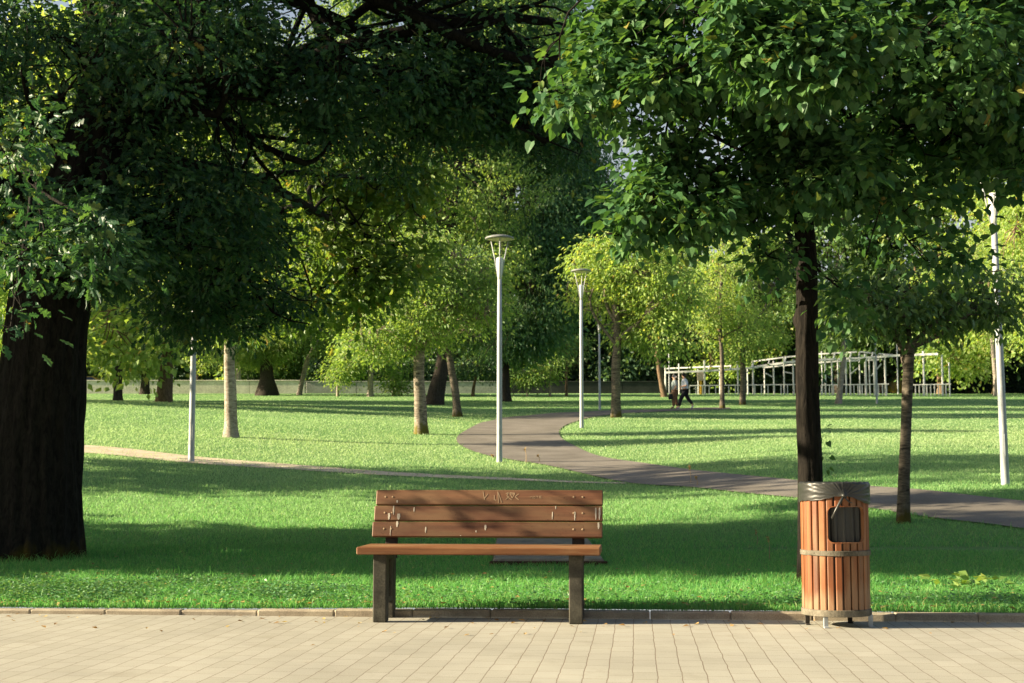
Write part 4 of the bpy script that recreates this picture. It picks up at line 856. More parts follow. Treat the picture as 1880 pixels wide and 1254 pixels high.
for (s_, z) in rim[:-1]:
    dx, dz = s_ - cxm, z - czm; L_ = math.hypot(dx, dz)
    for (ou, ra) in prof:
        ss, zz = s_ - dx / L_ * (ou - .003), z - dz / L_ * (ou - .003)
        a = ss / RB; q = rr + ra
        Vr.append((math.sin(a) * q, -math.cos(a) * q, zz))
Fr = []
for i in range(nr - 1):
    for k in range(4):
        k2 = (k + 1) % 4; Fr.append((i * 4 + k, i * 4 + k2, (i + 1) * 4 + k2, (i + 1) * 4 + k))
mb.add(Vr, Fr); mb.build('opening_rim', M['bin_wood'], binn)
for z0, z1 in ((.062, .1), (.402, .432)):
    mb = MB(); mb.lathe([(RB + .001, z0), (RB + .006, z0 + .002), (RB + .006, z1 - .002), (RB + .001, z1)], 64)
    for k in range(NS):
        a = 2 * PI * (k + .5) / NS
        c = np.array([math.sin(a), -math.cos(a), 0]) * (RB + .006) + np.array([0, 0, (z0 + z1) / 2])
        if z0 > .2 and k % 2 == 0: mb.box(c, (.005, .005, .005), [[math.cos(a), -math.sin(a), 0], [math.sin(a), math.cos(a), 0], [0, 0, 1]], .002)
    mb.build('hoop', M['band'], binn, False)
for (px, yb, sp_) in ((1505, -.155, 0), (1592, -.10, .25), (1483, .03, -.3), (1570, .12, 0)):
    x = (px - 1536) / 314.0
    mb = MB(); p0 = np.array([x * .9, yb * .9, .05]); p1 = np.array([x * 1.0, yb * 1.0, .0])
    mb.box((x * .96, yb * .96, .034), (.026, .009, .068), None, .002)
    mb.box((x * .96, yb * .96 - .012, .0035), (.026, .032, .007), None, .001)
    mb.build('leg', M['galv'] if px in (1505, 1592) else M['iron'], binn)
mb = MB(); mb.lathe([(0.001, .07), (RB - .02, .07), (RB - .02, .076), (0.001, .076)], 40); mb.build('base_plate', M['iron'], binn)
# liner folded over the rim, gathered into a knot on the camera side
ka, kz = .035, .742
nA, nZ = 360, 26
V = []
gl = np.random.default_rng(4)
for i in range(nA):
    a = (i / nA) * 2 * PI - PI
    ds = (a - ka) * RB
    low = .742 - .042 * (1 - math.exp(-(ds / .12) ** 2)) - .012 * math.sin(ds * 9 + .5) * min(1, abs(ds) * 6)
    for k in range(nZ + 8):
        if k < nZ:
            f = k / (nZ - 1); z = low + (.818 - low) * f
            dz = z - kz; phi = math.atan2(dz, ds); rad_ = math.hypot(dz, ds)
            w1 = math.sin(phi * 46 + 2 * math.sin(phi * 7)) * .0028 + math.sin(phi * 23 + 1 + 1.5 * math.sin(phi * 5)) * .003
            w1 *= min(1, rad_ / .03) * math.exp(-rad_ / .2) * .5
            r_ = RB + .010 + w1 + .012 * math.exp(-(rad_ / .022) ** 2) + .0003 * math.sin(dz * 260 + 3 * math.sin(a * 3))
            if f > .92: r_ -= (f - .92) / .08 * .006
        else:
            f = (k - nZ + 1) / 8; r_ = RB + .003 - .028 * f; z = .818 + .003 * math.sin(PI * f) - .12 * max(0, f - .35)
        V.append((math.sin(a) * r_, -math.cos(a) * r_, z + .0015 * math.sin(a * 23)))
nk = nZ + 8; F = []
for i in range(nA):
    i2 = (i + 1) % nA
    for k in range(nk - 1): F.append((i * nk + k, i2 * nk + k, i2 * nk + k + 1, i * nk + k + 1))
lin = link('liner', npmesh('liner', np.array(V), [x for f in F for x in f], [4] * len(F), M['bag'], True), binn)
V = []; nA2 = 150; nk = 20
for i in range(nA2):
    a = i / nA2 * 2 * PI
    for k in range(nk):
        z = .09 + .68 * k / (nk - 1)
        r_ = RB - .034 + .007 * math.sin(a * 19 + .6 * math.sin(z * 9)) + .004 * math.sin(a * 41 + z * 5)
        V.append((math.sin(a) * r_, -math.cos(a) * r_, z))
F = [(i * nk + k, ((i + 1) % nA2) * nk + k, ((i + 1) % nA2) * nk + k + 1, i * nk + k + 1) for i in range(nA2) for k in range(nk - 1)]
link('inner_bag', npmesh('inner_bag', np.array(V), [x for f in F for x in f], [4] * len(F), M['bag'], True), binn)
mb = MB()
kp = np.array([math.sin(ka) * (RB + .02), -math.cos(ka) * (RB + .02), kz])
mb.tube([kp + (-.012, 0, .004), kp + (0, -.008, .002), kp + (.012, 0, -.004)], [.008, .012, .007], 8)
mb.tube([kp, kp + (-.02, -.006, -.03), kp + (-.045, -.004, -.075), kp + (-.07, .0, -.125), kp + (-.062, .004, -.132)], [.006, .009, .007, .006, .002], 7)
mb.tube([kp, kp + (.012, -.004, -.018), kp + (.03, 0, -.035), kp + (.05, .004, -.04)], [.005, .005, .004, .002], 6)
mb.build('knot', M['bag'], lin, True)

# ------------------------------------------------------------------ slab
mb = MB()
ya, yb = 12.15, 14.7
nx, ny = 2, 12
zc = [float(gz(.1, y)) for y in (ya, yb)]
ang = math.atan2(zc[1] - zc[0], yb - ya)
Rm = np.array([[1, 0, 0], [0, math.cos(ang), -math.sin(ang)], [0, math.sin(ang), math.cos(ang)]])
mb.box((0, 0, 0), (SL[1] - SL[0], yb - ya, .08), Rm, .012)
mb.build('concrete_slab', M['slab'], None).location = ((SL[0] + SL[1]) / 2, (ya + yb) / 2, sum(zc) / 2 + .012)
M['slab_edge'] = mat_stone('slab_edge', (.035, .02, .013), (.08, .05, .032), 9, 60)
mb = MB(); mb.box((0, -(yb - ya) / 2 * math.cos(ang) - .025, -(yb - ya) / 2 * math.sin(ang) - .012), (SL[1] - SL[0] + .06, .05, .075), None, .008)
mb.build('front_edge', M['slab_edge'], bpy.data.objects['concrete_slab'])
tag(bpy.data.objects['concrete_slab'], 'pale grey slab with dark brown front edge lying in the shaded grass behind the bench', 'slab')

# ------------------------------------------------------------------ lamp posts
def make_lamp(label, rad=1.0):
    root = empty('lamp_post', (0, 0, 0), label, 'lamp post', 'galvanised lamp posts of the park')
    mb = MB(); mb.lathe([(.062 * rad, 0), (.058 * rad, .02), (.055 * rad, .5), (.05 * rad, 2.5), (.042 * rad, 3.63)], 10); pole = mb.build('pole', M['galv'], root, True)
    mb = MB(); mb.box((0, -.0555 * rad, .55), (.05, .008, .3), None, .003); mb.build('access_door', M['galv'], pole)
    mb = MB(); mb.lathe([(.036, 3.62), (.045, 3.72), (.07, 4.0), (.066, 4.05), (.04, 4.07), (.001, 4.075)], 16); mb.build('lamp_body', M['white_paint'], root, True)
    for k in range(3):
        a = R(20 + 120 * k); mb = MB()
        mb.tube([(.04 * math.cos(a), .04 * math.sin(a), 3.64), (.11 * math.cos(a), .11 * math.sin(a), 4.05), (.2 * math.cos(a), .2 * math.sin(a), 4.43)], .011, 6)
        mb.build('strut', M['galv'], root, True)
    mb = MB(); mb.lathe([(.001, 4.505), (.2, 4.5), (.275, 4.475), (.29, 4.46), (.285, 4.44), (.26, 4.435)], 32); ds = mb.build('disc', M['lamp_disc'], root, True)
    mb = MB(); mb.lathe([(.262, 4.436), (.2, 4.425), (.1, 4.405), (.001, 4.4)], 32); mb.build('reflector', M['lampdish'], ds, True)
    return root
def copy_tree(o, parent=None):
    c = o.copy(); COL.objects.link(c); c.parent = parent
    for ch in list(o.children): copy_tree(ch, c)
    return c
lamp0 = make_lamp('tall lamp post at the near edge of the asphalt path, its disc against the trees')
LAMPS = [((917, 849), None, 4.5), ((1068, 786), 'lamp post standing in the grass at the inner bend of the asphalt path', 4.5), ((1101, 753), 'farther lamp post across the path, beside the dark banded cherry', 4.4),
         ((351, 848), 'lamp post at the dirt path, its head lost in the oak leaves', 4.5), ((1846, 891), 'thick lamp post at the right, leaning left with its head in lime leaves', 4.5),
         ((1610, 741), 'thin distant lamp post in front of the right half of the pergola', 4.5), ((1229, 724), 'far slim lamp post at the left end of the pergola', 4.5), ((1649, 724), 'far lamp post rising behind the leaning lichened trunk', 4.6)]
for i, (p, lab, h) in enumerate(LAMPS):
    o = lamp0 if i == 0 else copy_tree(lamp0)
    b = gpx(*p); o.location = b; o.rotation_euler = (0, 0, [.2, 1.05, .4, .8, .3, 1.7, 0, 2][i])
    s_ = h / 4.5; o.scale = (s_, s_, s_)
    if lab: o['label'] = lab
    if i == 4:
        o.scale = (1.0, 1.0, 1.02); o.rotation_euler = (0, -R(.8), .3)
# ------------------------------------------------------------------ walls, building, cars beyond
def wall(name, label, x0, x1, Y, ytop, mat, h=None, th=.3):
    X0, X1 = at(x0, 720, Y)[0], at(x1, 720, Y)[0]
    zt = at(940, ytop, Y)[2]; zb = float(gz((X0 + X1) / 2, Y)) - .5
    root = empty(name, ((X0 + X1) / 2, Y, zb), label, 'wall')
    L = X1 - X0; n = max(1, int(L / 4)); mb = MB()
    for k in range(n):
        mb.box((-L / 2 + (k + .5) * L / n, 0, (zt - zb) / 2), (L / n - .02, th, zt - zb), None, .02)
    mb.build('wall_panel', M[mat], root)
    mb = MB(); mb.box((0, 0, zt - zb + .043), (L, th + .1, .08), None, .015); mb.build('coping', M[mat], root)
wall('boundary_wall', 'low sunlit beige wall along the back of the left lawn', -150, 560, 114, 700, 'wall_beige')
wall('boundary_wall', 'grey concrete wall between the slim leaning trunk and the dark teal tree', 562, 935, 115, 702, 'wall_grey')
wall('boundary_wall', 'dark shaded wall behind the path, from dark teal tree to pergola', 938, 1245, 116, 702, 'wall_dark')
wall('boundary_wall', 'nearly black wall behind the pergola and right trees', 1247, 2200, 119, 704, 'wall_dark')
# hedge behind pergola right
def hedge(label, x0, x1, Y, ytop, mat, seed):
    X0, X1 = at(x0, 720, Y)[0], at(x1, 720, Y)[0]; zb = float(gz(0, Y)); zt = at(940, ytop, Y)[2]
    g = np.random.default_rng(seed); n = int((X1 - X0) * 420)
    P = np.stack([g.uniform(-.5, .5, n) * (X1 - X0), g.uniform(-.7, .7, n), (zt - zb) * (g.random(n) ** .8)], -1)
    P[:, 2] *= 1 + .12 * np.sin(P[:, 0] * 1.3) + .08 * np.sin(P[:, 0] * 3.1)
    D = g.normal(size=(n, 3)); lv = leaves_np(P, D, g.uniform(.15, .3, n), 'broad', g, .4)
    root = empty('hedge', ((X0 + X1) / 2, Y, zb), label, 'hedge'); link('foliage', npmesh('foliage', *lv, M[mat]), root)
    for k in range(int((X1 - X0) / 1.5)):
        mb = MB(); mb.tube([(-(X1 - X0) / 2 + .7 + k * 1.5, 0, -.1), (-(X1 - X0) / 2 + .8 + k * 1.5, 0, (zt - zb) * .7)], [.05, .02], 5); mb.build('stem', M['bark_dark'], root)
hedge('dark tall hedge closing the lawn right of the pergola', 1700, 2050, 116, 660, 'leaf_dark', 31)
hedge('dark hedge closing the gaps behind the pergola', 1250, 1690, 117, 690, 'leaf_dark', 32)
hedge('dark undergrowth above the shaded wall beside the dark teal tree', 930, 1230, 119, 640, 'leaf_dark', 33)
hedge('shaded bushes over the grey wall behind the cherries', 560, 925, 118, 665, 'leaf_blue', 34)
# building
Yb = 150
bX0, bX1 = at(190, 700, Yb)[0], at(470, 700, Yb)[0]; bzb = float(gz(0, Yb)) - 1
bld = empty('building', ((bX0 + bX1) / 2, Yb, bzb), 'tan building with pale pilasters seen over the beige wall', 'building')
W_ = bX1 - bX0; mb = MB(); mb.box((0, 3, 6), (W_, 6, 12)); mb.build('wall', M['facade'], bld)
mb = MB(); mb.box((0, 3, 12.15), (W_ + .6, 6.6, .3)); mb.build('roof', M['pilaster'], bld)
for k in range(6):
    x = -W_ / 2 + (k + .5) * W_ / 6
    mb = MB(); mb.box((x - W_ / 12, -.12, 5.9), (.45, .25, 11.8), None, .03); mb.build('pilaster', M['pilaster'], bld)
    for z in (3.2, 6.4, 9.4):
        mb = MB()
        for q in (-.65, 0, .65): mb.box((x + q, -.04, z), (.06, .08, 1.5))
        for q in (-.75, .75): mb.box((x, -.04, z + q), (1.36, .085, .06))
        f = mb.build('window', M['white_paint'], bld)
        mb = MB(); mb.box((x, -.015, z), (1.3, .03, 1.45)); mb.build('pane', M['glass'], f)
# cars
def make_car(col, label):
    root = empty('parked_car', (0, 0, 0), label, 'car', 'cars parked beyond the boundary wall')
    prof = [(-2.1, .35), (-2.12, .75), (-1.95, .9), (-1.3, .98), (-.7, 1.38), (.6, 1.42), (1.35, 1.0), (2.0, .88), (2.1, .6), (2.05, .35)]
    V = []; F = []; n = len(prof)
    for y, s_, in ((-.82, 0), (-.78, 1), (.78, 1), (.82, 0)):
        for (x, z) in prof:
            zz = z; yy = y * (.86 if z > 1.2 else 1)
            V.append((x, yy, zz))
    for a in range(3):
        for i in range(n - 1): F.append((a * n + i, a * n + i + 1, (a + 1) * n + i + 1, (a + 1) * n + i))
    F.append(tuple(range(n))); F.append(tuple(range(3 * n, 4 * n))[::-1]); F.append((0, n, 2 * n, 3 * n)); F.append((n - 1, 4 * n - 1, 3 * n - 1, 2 * n - 1))
    mb = MB(); mb.add(V, F); mb.build('body', col, root)
    for s_ in (-1, 1):
        mb = MB(); mb.add([(-1.15, s_ * .825, 1.0), (-.65, s_ * .735, 1.33), (.55, s_ * .735, 1.36), (1.15, s_ * .825, 1.02)], [(0, 1, 2, 3)]); mb.build('window', M['glass'], root)
    mb = MB(); mb.add([(-1.3, -.68, 1.02), (-1.3, .68, 1.02), (-.74, .62, 1.37), (-.74, -.62, 1.37)], [(0, 1, 2, 3)]); mb.build('rear_window', M['glass'], root)
    for x in (-1.3, 1.35):
        for s_ in (-1, 1):
            mb = MB(); mb.tube([(x, s_ * .66, .33), (x, s_ * .84, .33)], .33, 20); w = mb.build('wheel', M['rubber'], root)
            mb = MB(); mb.tube([(x, s_ * .8, .33), (x, s_ * .85, .33)], .2, 14); mb.build('rim', M['galv'], w)
    for s_ in (-.6, .6):
        mb = MB(); mb.box((2.08, s_, .72), (.06, .28, .14), None, .02); mb.build('headlight', M['white_paint'], root)
    return root
M['car_silver'] = mat_plain('car_silver', (.6, .61, .62), .3, .5, .3, .05, 1); M['car_white'] = mat_plain('car_white', (.8, .8, .8), .3, .5, 0, .03, 1); M['car_yellow'] = mat_plain('car_yellow', (.7, .4, .02), .3, .5, 0, .05, 1)
for (px, col, lab) in ((372, 'car_silver', 'silver car parked behind the beige wall just right of the left lamp post'), (160, 'car_yellow', 'yellow car showing over the beige wall beside the oak trunk'), (240, 'car_white', 'white car behind the beige wall, between two dark trunks'),
                       (788, 'car_white', 'white car glimpsed between mossy cherry and thick leaning trunk'), (1195, 'car_white', 'white car seen through leaves left of the pergola')):
    c = make_car(M[col], lab); Yc = 124.0
    X = at(px, 700, Yc)[0]
    top = {372: 695.5, 160: 692, 240: 680, 788: 680, 1195: 684}[px]
    c.location = (X, Yc, float(gz(X, Yc)) )
    c.scale = (1.0, 1.0, 1.0)
    dz = at(px, top, Yc)[2] - 1.42 - c.location[2]
    s_ = (1.42 + dz) / 1.42 if dz > 0 else 1.0
    s_ = min(1.35, max(1.0, s_)); c.scale = (s_, s_, s_)

# ------------------------------------------------------------------ pergola
pY = lambda x: 106 - (x - 1222) / 526.0 * 9.0
pb = at(1480, 722, 102)
per = empty('pergola', (pb[0], pb[1], float(gz(pb[0], pb[1]))), 'long white garden pergola with posts, beams and low railing on the crest of the lawn', 'pergola')
po = np.array(per.location)
def pp(x, y, dY=0.0): return at(x, y, pY(x) + dY) - po
def pg(x, dY=0.0):
    d = at(x, 722, pY(x) + dY); return np.array([d[0], d[1], float(gz(d[0], d[1])) - .1]) - po
for (x, yt, w, dY) in ((1222, 672, 5, 0), (1247, 668, 4, 0), (1294, 662, 5.5, -1), (1282, 678, 3, 3), (1322, 676, 4, 3), (1355, 664, 5, -1), (1373, 675, 4, 2), (1383, 664, 5, -1), (1404, 672, 4, 2), (1421, 663, 5, -1), (1440, 655, 4.5, 0), (1457, 660, 5, -1),
                      (1510, 645, 4, 2), (1516, 655, 5, -1), (1528, 662, 4.5, -1), (1539, 655, 4, 2), (1554, 658, 5, -1), (1562, 660, 4, 0), (1579, 648, 4, 2), (1590, 650, 7, -1), (1597, 658, 4, 0), (1606, 656, 6, -1), (1626, 650, 5.5, -1), (1697, 645, 6, -1), (1731, 652, 5.5, -1), (1744, 666, 4.5, 0)):
    g_ = pg(x, dY); tp = pp(x, yt, dY); tp = np.array([g_[0], g_[1], tp[2]])
    r_ = w / 2 / (FPX / pY(x)) * .62
    mb = MB(); mb.lathe([(r_, 0), (r_, tp[2] - g_[2] - .03), (r_ * 1.25, tp[2] - g_[2] - .03), (r_ * 1.25, tp[2] - g_[2]), (.001, tp[2] - g_[2] + .02)], 10, g_)
    mb.build('post', M['white_paint'], per)
def beam(pts, hgt, wid, dY, name='beam'):
    mb = MB(); P = [pp(x, y, dY) for x, y in pts]
    for a, b in zip(P[:-1], P[1:]):
        d = b - a; L = np.linalg.norm(d); u = d / L; v = np.cross([0, 0, 1.0], u); v /= np.linalg.norm(v); w = np.cross(u, v)
        mb.box((a + b) / 2, (L, wid, hgt), np.stack([u, v, w], 1))
    mb.build(name, M['white_paint'], per)
beam([(1222, 684), (1300, 681), (1345, 678), (1392, 674.5)], .14, .1, -1.2)
beam([(1375, 676), (1400, 671.5), (1440, 666), (1465, 663), (1510, 660.5), (1590, 657), (1650, 652.5), (1722, 650)], .15, .1, -1.25)
beam([(1224, 676.5), (1300, 673.5), (1345, 671.5)], .1, .1, 2)
beam([(1380, 664), (1440, 656), (1500, 650), (1580, 646), (1640, 652)], .1, .1, 2)
beam([(1400, 675), (1460, 669), (1530, 664), (1620, 660)], .1, .1, 1)
for x, ya_, yb_ in ((1300, 680, 672), (1340, 678, 671), (1380, 674, 664), (1410, 670, 660), (1440, 666, 656), (1470, 662, 653), (1530, 659, 648), (1560, 658, 647), (1600, 656, 647), (1630, 654, 651)):
    mb = MB(); mb.tube([pp(x, ya_, -1.5), pp(x + 3, yb_, 2.2)], .06, 6); mb.build('rafter', M['white_paint'], per)
for (x0, y0, x1, y1) in ((1405, 685, 1418, 692), (1560, 688, 1575, 676), (1600, 690, 1618, 668), (1538, 667, 1548, 684), (1440, 683, 1456, 686)):
    mb = MB(); mb.tube([pp(x0, y0, -.5), pp(x1, y1, -.5)], .05, 6); mb.build('brace', M['white_paint'], per)
for (xa, xb, yt, st) in ((1266, 1460, 708, 12), (1508, 1632, 707, 7.5), (1660, 1746, 707, 7)):
    mb = MB(); A_, B_ = pp(xa, yt, -1.1), pp(xb, yt - 2, -1.1)
    d = B_ - A_; L = np.linalg.norm(d); u = d / L; v = np.cross([0, 0, 1.0], u); w = np.cross(u, v)
    mb.box((A_ + B_) / 2, (L, .07, .07), np.stack([u, v, w], 1))
    x = xa
    while x < xb:
        g_ = pg(x, -1.1); f = (x - xa) / (xb - xa); zt = A_[2] + (B_[2] - A_[2]) * f - .04
        mb.box((g_[0], g_[1], (g_[2] + zt) / 2), (.06, .05, zt - g_[2])); x += st
    mb.build('railing', M['white_paint'], per)
nb = gpx(1287, 724)
nbd = empty('notice_board', nb, 'small pale notice board on an orange post under the left end of the pergola', 'notice board')
mb = MB(); mb.box((0, 0, .55), (.16, .12, 1.15), None, .01); mb.build('post', M['car_yellow'], nbd)
mb = MB(); mb.box((-.02, -.08, 1.32), (.52, .05, .62), None, .01); mb.build('board', M['facade'], nbd)

# ------------------------------------------------------------------ people
def skinned(name, nodes, edges, mat, parent, sub=2):
    me = bpy.data.meshes.new(name); keys = list(nodes)
    me.from_pydata([nodes[k][0] for k in keys], [(keys.index(a), keys.index(b)) for a, b in edges], [])
    me.materials.append(mat); o = link(name, me, parent)
    md = o.modifiers.new('skin', 'SKIN'); md.use_smooth_shade = True
    if not me.skin_vertices: me.attributes.new('skin', 'FLOAT', 'POINT')
    for i, k in enumerate(keys):
        r_ = nodes[k][1]; sv = me.skin_vertices[0].data[i]
        sv.radius = (r_, r_) if not isinstance(r_, tuple) else r_; sv.use_root = (i == 0)
    s2 = o.modifiers.new('sub', 'SUBSURF'); s2.levels = sub; s2.render_levels = sub
    return o
M['skin'] = mat_plain('skin', (.5, .3, .2), .5, .3, 0, .06); M['hair_grey'] = mat_plain('hair_grey', (.3, .27, .24), .7, .2); M['hair_dark'] = mat_plain('hair_dark', (.02, .017, .015), .6, .3)
M['top_white'] = mat_plain('top_white', (.62, .66, .72), .8, .1, 0, .1); M['top_grey'] = mat_plain('top_grey', (.24, .29, .3), .8, .1, 0, .15); M['trouser_black'] = mat_plain('trouser_black', (.012, .013, .018), .7, .2)
M['trouser_print'] = mat_stone('trouser_print', (.1, .06, .035), (.36, .2, .12), 14, 40); M['shoe'] = mat_plain('shoe', (.6, .6, .58), .6, .3); M['shoe_dark'] = mat_plain('shoe_dark', (.03, .03, .03), .6, .3); M['bag_black'] = mat_plain('bag_black', (.012, .012, .012), .5, .3)
def person(loc, label, top, trouser, hair, shoes, H, stride, arms):
    """faces -x; x forward is negative"""
    root = empty('person', loc, label, 'person', 'couple walking on the far lawn'); k = H / 1.7
    def S(d): return {a: ((np.array(p) * k).tolist(), (r_ * k if not isinstance(r_, tuple) else tuple(q * k for q in r_))) for a, (p, r_) in d.items()}
    fx, bx_ = -stride * .5, stride * .62
    lift = .1 if stride > .3 else 0
    J = {'pelvis': ((0, 0, .92), (.13, .16)), 'waist': ((-.01, 0, 1.08), (.11, .14)), 'chest': ((-.02, 0, 1.28), (.12, .17)), 'neck0': ((-.02, 0, 1.43), (.07, .09)), 'neck': ((-.035, 0, 1.5), .05),
         'head': ((-.055, 0, 1.6), (.085, .075)), 'crown': ((-.05, 0, 1.69), (.07, .065)), 'nose': ((-.15, 0, 1.585), .014),
         'hipL': ((0, -.09, .88), .1), 'kneeL': ((fx * .65 - .02, -.1, .49), .068), 'ankL': ((fx, -.1, .085), .042), 'toeL': ((fx - .17, -.11, .035), .035),
         'hipR': ((0, .09, .88), .1), 'kneeR': ((bx_ * .4, .1, .5), .068), 'ankR': ((bx_, .1, .1 + lift), .042), 'toeR': ((bx_ - .09, .1, .03), .033),
         'shL': ((-.02, -.2, 1.39), .062), 'shR': ((-.02, .2, 1.39), .062)}
    E = [('pelvis', 'waist'), ('waist', 'chest'), ('chest', 'neck0'), ('neck0', 'neck'), ('neck', 'head'), ('head', 'crown'), ('head', 'nose'), ('pelvis', 'hipL'), ('hipL', 'kneeL'), ('kneeL', 'ankL'), ('ankL', 'toeL'),
         ('pelvis', 'hipR'), ('hipR', 'kneeR'), ('kneeR', 'ankR'), ('ankR', 'toeR'), ('neck0', 'shL'), ('neck0', 'shR')]
    for s_, sg in (('L', -1), ('R', 1)):
        el, wr = arms[s_]
        J['el' + s_] = ((el[0], sg * el[1], el[2]), .043); J['wr' + s_] = ((wr[0], sg * wr[1], wr[2]), .028); E += [('sh' + s_, 'el' + s_), ('el' + s_, 'wr' + s_)]
        d = np.array([wr[0] - el[0], sg * (wr[1] - el[1]), wr[2] - el[2]]); d /= np.linalg.norm(d)
        pm = np.array([wr[0], sg * wr[1], wr[2]]) + d * .06; J['palm' + s_] = (tuple(pm), (.036, .018)); E.append(('wr' + s_, 'palm' + s_))
        q = np.cross(d, [0, 1.0, 0]); q /= np.linalg.norm(q) + 1e-6
        for f in range(4):
            b = pm + d * .035 + q * (f - 1.5) * .02; tp = b + d * (.055 + .012 * (f in (1, 2))) + np.array([0, -sg * .02, 0])
            J[f'f{s_}{f}'] = (tuple(b), .009); J[f't{s_}{f}'] = (tuple(tp), .007); E += [('palm' + s_, f'f{s_}{f}'), (f'f{s_}{f}', f't{s_}{f}')]
        tb = pm - q * .045; J['th' + s_] = (tuple(tb), .01); J['tt' + s_] = (tuple(tb + d * .035 - q * .01), .008); E += [('palm' + s_, 'th' + s_), ('th' + s_, 'tt' + s_)]
    skinned('body', S(J), E, M['skin'], root)
    T = {'w': ((-.005, 0, .9), (.165, .2)), 'c1': ((-.01, 0, 1.08), (.15, .185)), 'c': ((-.02, 0, 1.28), (.15, .195)), 'n': ((-.02, 0, 1.42), (.09, .12)), 'sL': ((-.02, -.205, 1.385), .082), 'sR': ((-.02, .205, 1.385), .082)}
    for s_, sg in (('L', -1), ('R', 1)):
        el = arms[s_][0]; T['e' + s_] = ((el[0], sg * el[1], el[2]), .066)
    skinned('top', S(T), [('w', 'c1'), ('c1', 'c'), ('c', 'n'), ('n', 'sL'), ('n', 'sR'), ('sL', 'eL'), ('sR', 'eR')], M[top], root)
    Q = {'p': ((0, 0, .93), (.15, .185)), 'hL': ((0, -.09, .85), .125), 'kL': ((fx * .65 - .02, -.1, .49), .1), 'aL': ((fx + .01, -.1, .12), .075), 'hR': ((0, .09, .85), .125), 'kR': ((bx_ * .4, .1, .5), .1), 'aR': ((bx_ - .01, .1, .14 + lift), .072)}
    skinned('trousers', S(Q), [('p', 'hL'), ('hL', 'kL'), ('kL', 'aL'), ('p', 'hR'), ('hR', 'kR'), ('kR', 'aR')], M[trouser], root)
    Hh = {'a': ((-.03, 0, 1.66), (.1, .09)), 'b': ((.02, 0, 1.6), (.085, .085)), 'c': ((.03, 0, 1.53), .06), 'd': ((-.08, 0, 1.69), (.06, .07))}
    skinned('hair', S(Hh), [('a', 'b'), ('b', 'c'), ('a', 'd')], M[hair], root)
    for sx, tx, z0, zt_ in ((fx, fx - .17, .07, .035), (bx_, bx_ - .09, .1 + lift, .03)):
        y_ = -.1 if sx == fx else .1
        skinned('shoe', S({'a': ((sx + .03, y_, z0 - .01), .048), 'b': ((tx, y_, zt_ + .005), .04)}), [('a', 'b')], M[shoes], root)
    mb = MB()
    for y_ in (-.033, .033): mb.box((np.array([-.137, y_, 1.617])) * k, (.012, .022, .012), None, .003)
    mb.build('eye', M['hair_dark'], root)
    return root
w1 = gpx(1258, 751); w2 = gpx(1242, 751)
person(w1, 'person in white top and black trousers striding left with a raised heel', 'top_white', 'trouser_black', 'hair_dark', 'shoe', 1.66, .62, {'L': ((.06, .26, 1.12), (-.16, .16, 1.08)), 'R': ((.08, .24, 1.12), (-.1, .2, 1.02))})
w2 = w2 + np.array([0, .5, 0]); w2[2] = float(gz(w2[0], w2[1]))
p2 = person(w2, 'person in grey top and brown patterned trousers walking on the inner side', 'top_grey', 'trouser_print', 'hair_grey', 'shoe_dark', 1.58, .2, {'L': ((.02, .26, 1.12), (-.1, .24, .9)), 'R': ((.04, .25, 1.12), (-.12, .24, .86))})
mb = MB(); mb.box((0, 0, 0), (.22, .1, .26), None, .03); hb = mb.build('bag', M['bag_black']); hb.location = (w2[0] - .24, w2[1] - .22, w2[2] + .56)
mb = MB(); mb.tube([(-.06, 0, .12), (-.04, 0, .22), (.04, 0, .22), (.06, 0, .12)], .01, 6); mb.build('handle', M['bag_black'], hb)
tag(hb, 'small black bag carried by the person in patterned trousers', 'bag')

# ------------------------------------------------------------------ small things on the ground
g = np.random.default_rng(77)
n = 700
X = g.uniform(-3.6, 3.6, n); off = np.abs(g.normal(size=n)) * np.where(g.random(n) < .5, .12, 1.6) + .1
Y = kerb_y(X) + off; onp = g.random(n) < .14
Y[onp] = kerb_y(X[onp]) - np.abs(g.normal(size=onp.sum())) * .5 - .02
Z = np.where(onp, .008, gz(X, Y) + .03)
a = g.random(n) * 6.28
lv = leaves_np(np.stack([X, Y, Z], -1), np.stack([np.cos(a), np.sin(a), g.normal(size=n) * .15], -1), g.uniform(.02, .05, n), 'broad', g, .85)
M['dry_leaf'] = mat_leaf('dry_leaf', [(0, (.2, .11, .04)), (.5, (.38, .24, .09)), (1, (.5, .4, .16))], .2)
tag(link('fallen_leaves', npmesh('fallen_leaves', *lv, M['dry_leaf'])), 'scattered dried yellow and brown fallen leaves along the kerb', 'leaves', None, 'stuff')
# clover in the lawn edge
n = 15000
cx_ = g.uniform(-3.9, 3.6, 90); cy_ = np.abs(g.normal(size=90)) * .7 + .2; cw_ = np.where(cx_ < -.9, 1.0, .25); cw_ /= cw_.sum()
ci = g.choice(90, n, p=cw_); X = cx_[ci] + g.normal(size=n) * .22; Y = kerb_y(X) + np.maximum(cy_[ci] + g.normal(size=n) * .14, .13)
a = g.random(n) * 6.28
lv = leaves_np(np.stack([X, Y, gz(X, Y) + g.uniform(.015, .06, n)], -1), np.stack([np.cos(a), np.sin(a), g.uniform(-.3, .5, n)], -1), g.uniform(.014, .034, n), 'broad', g, .75)
M['clover'] = mat_leaf('clover', [(0, (.05, .17, .06)), (.6, (.1, .24, .1)), (1, (.2, .34, .17))], .3)
tag(link('clover', npmesh('clover', *lv, M['clover'])), 'clover and small broad leaved weeds along the lawn edge', 'ground cover', None, 'stuff')
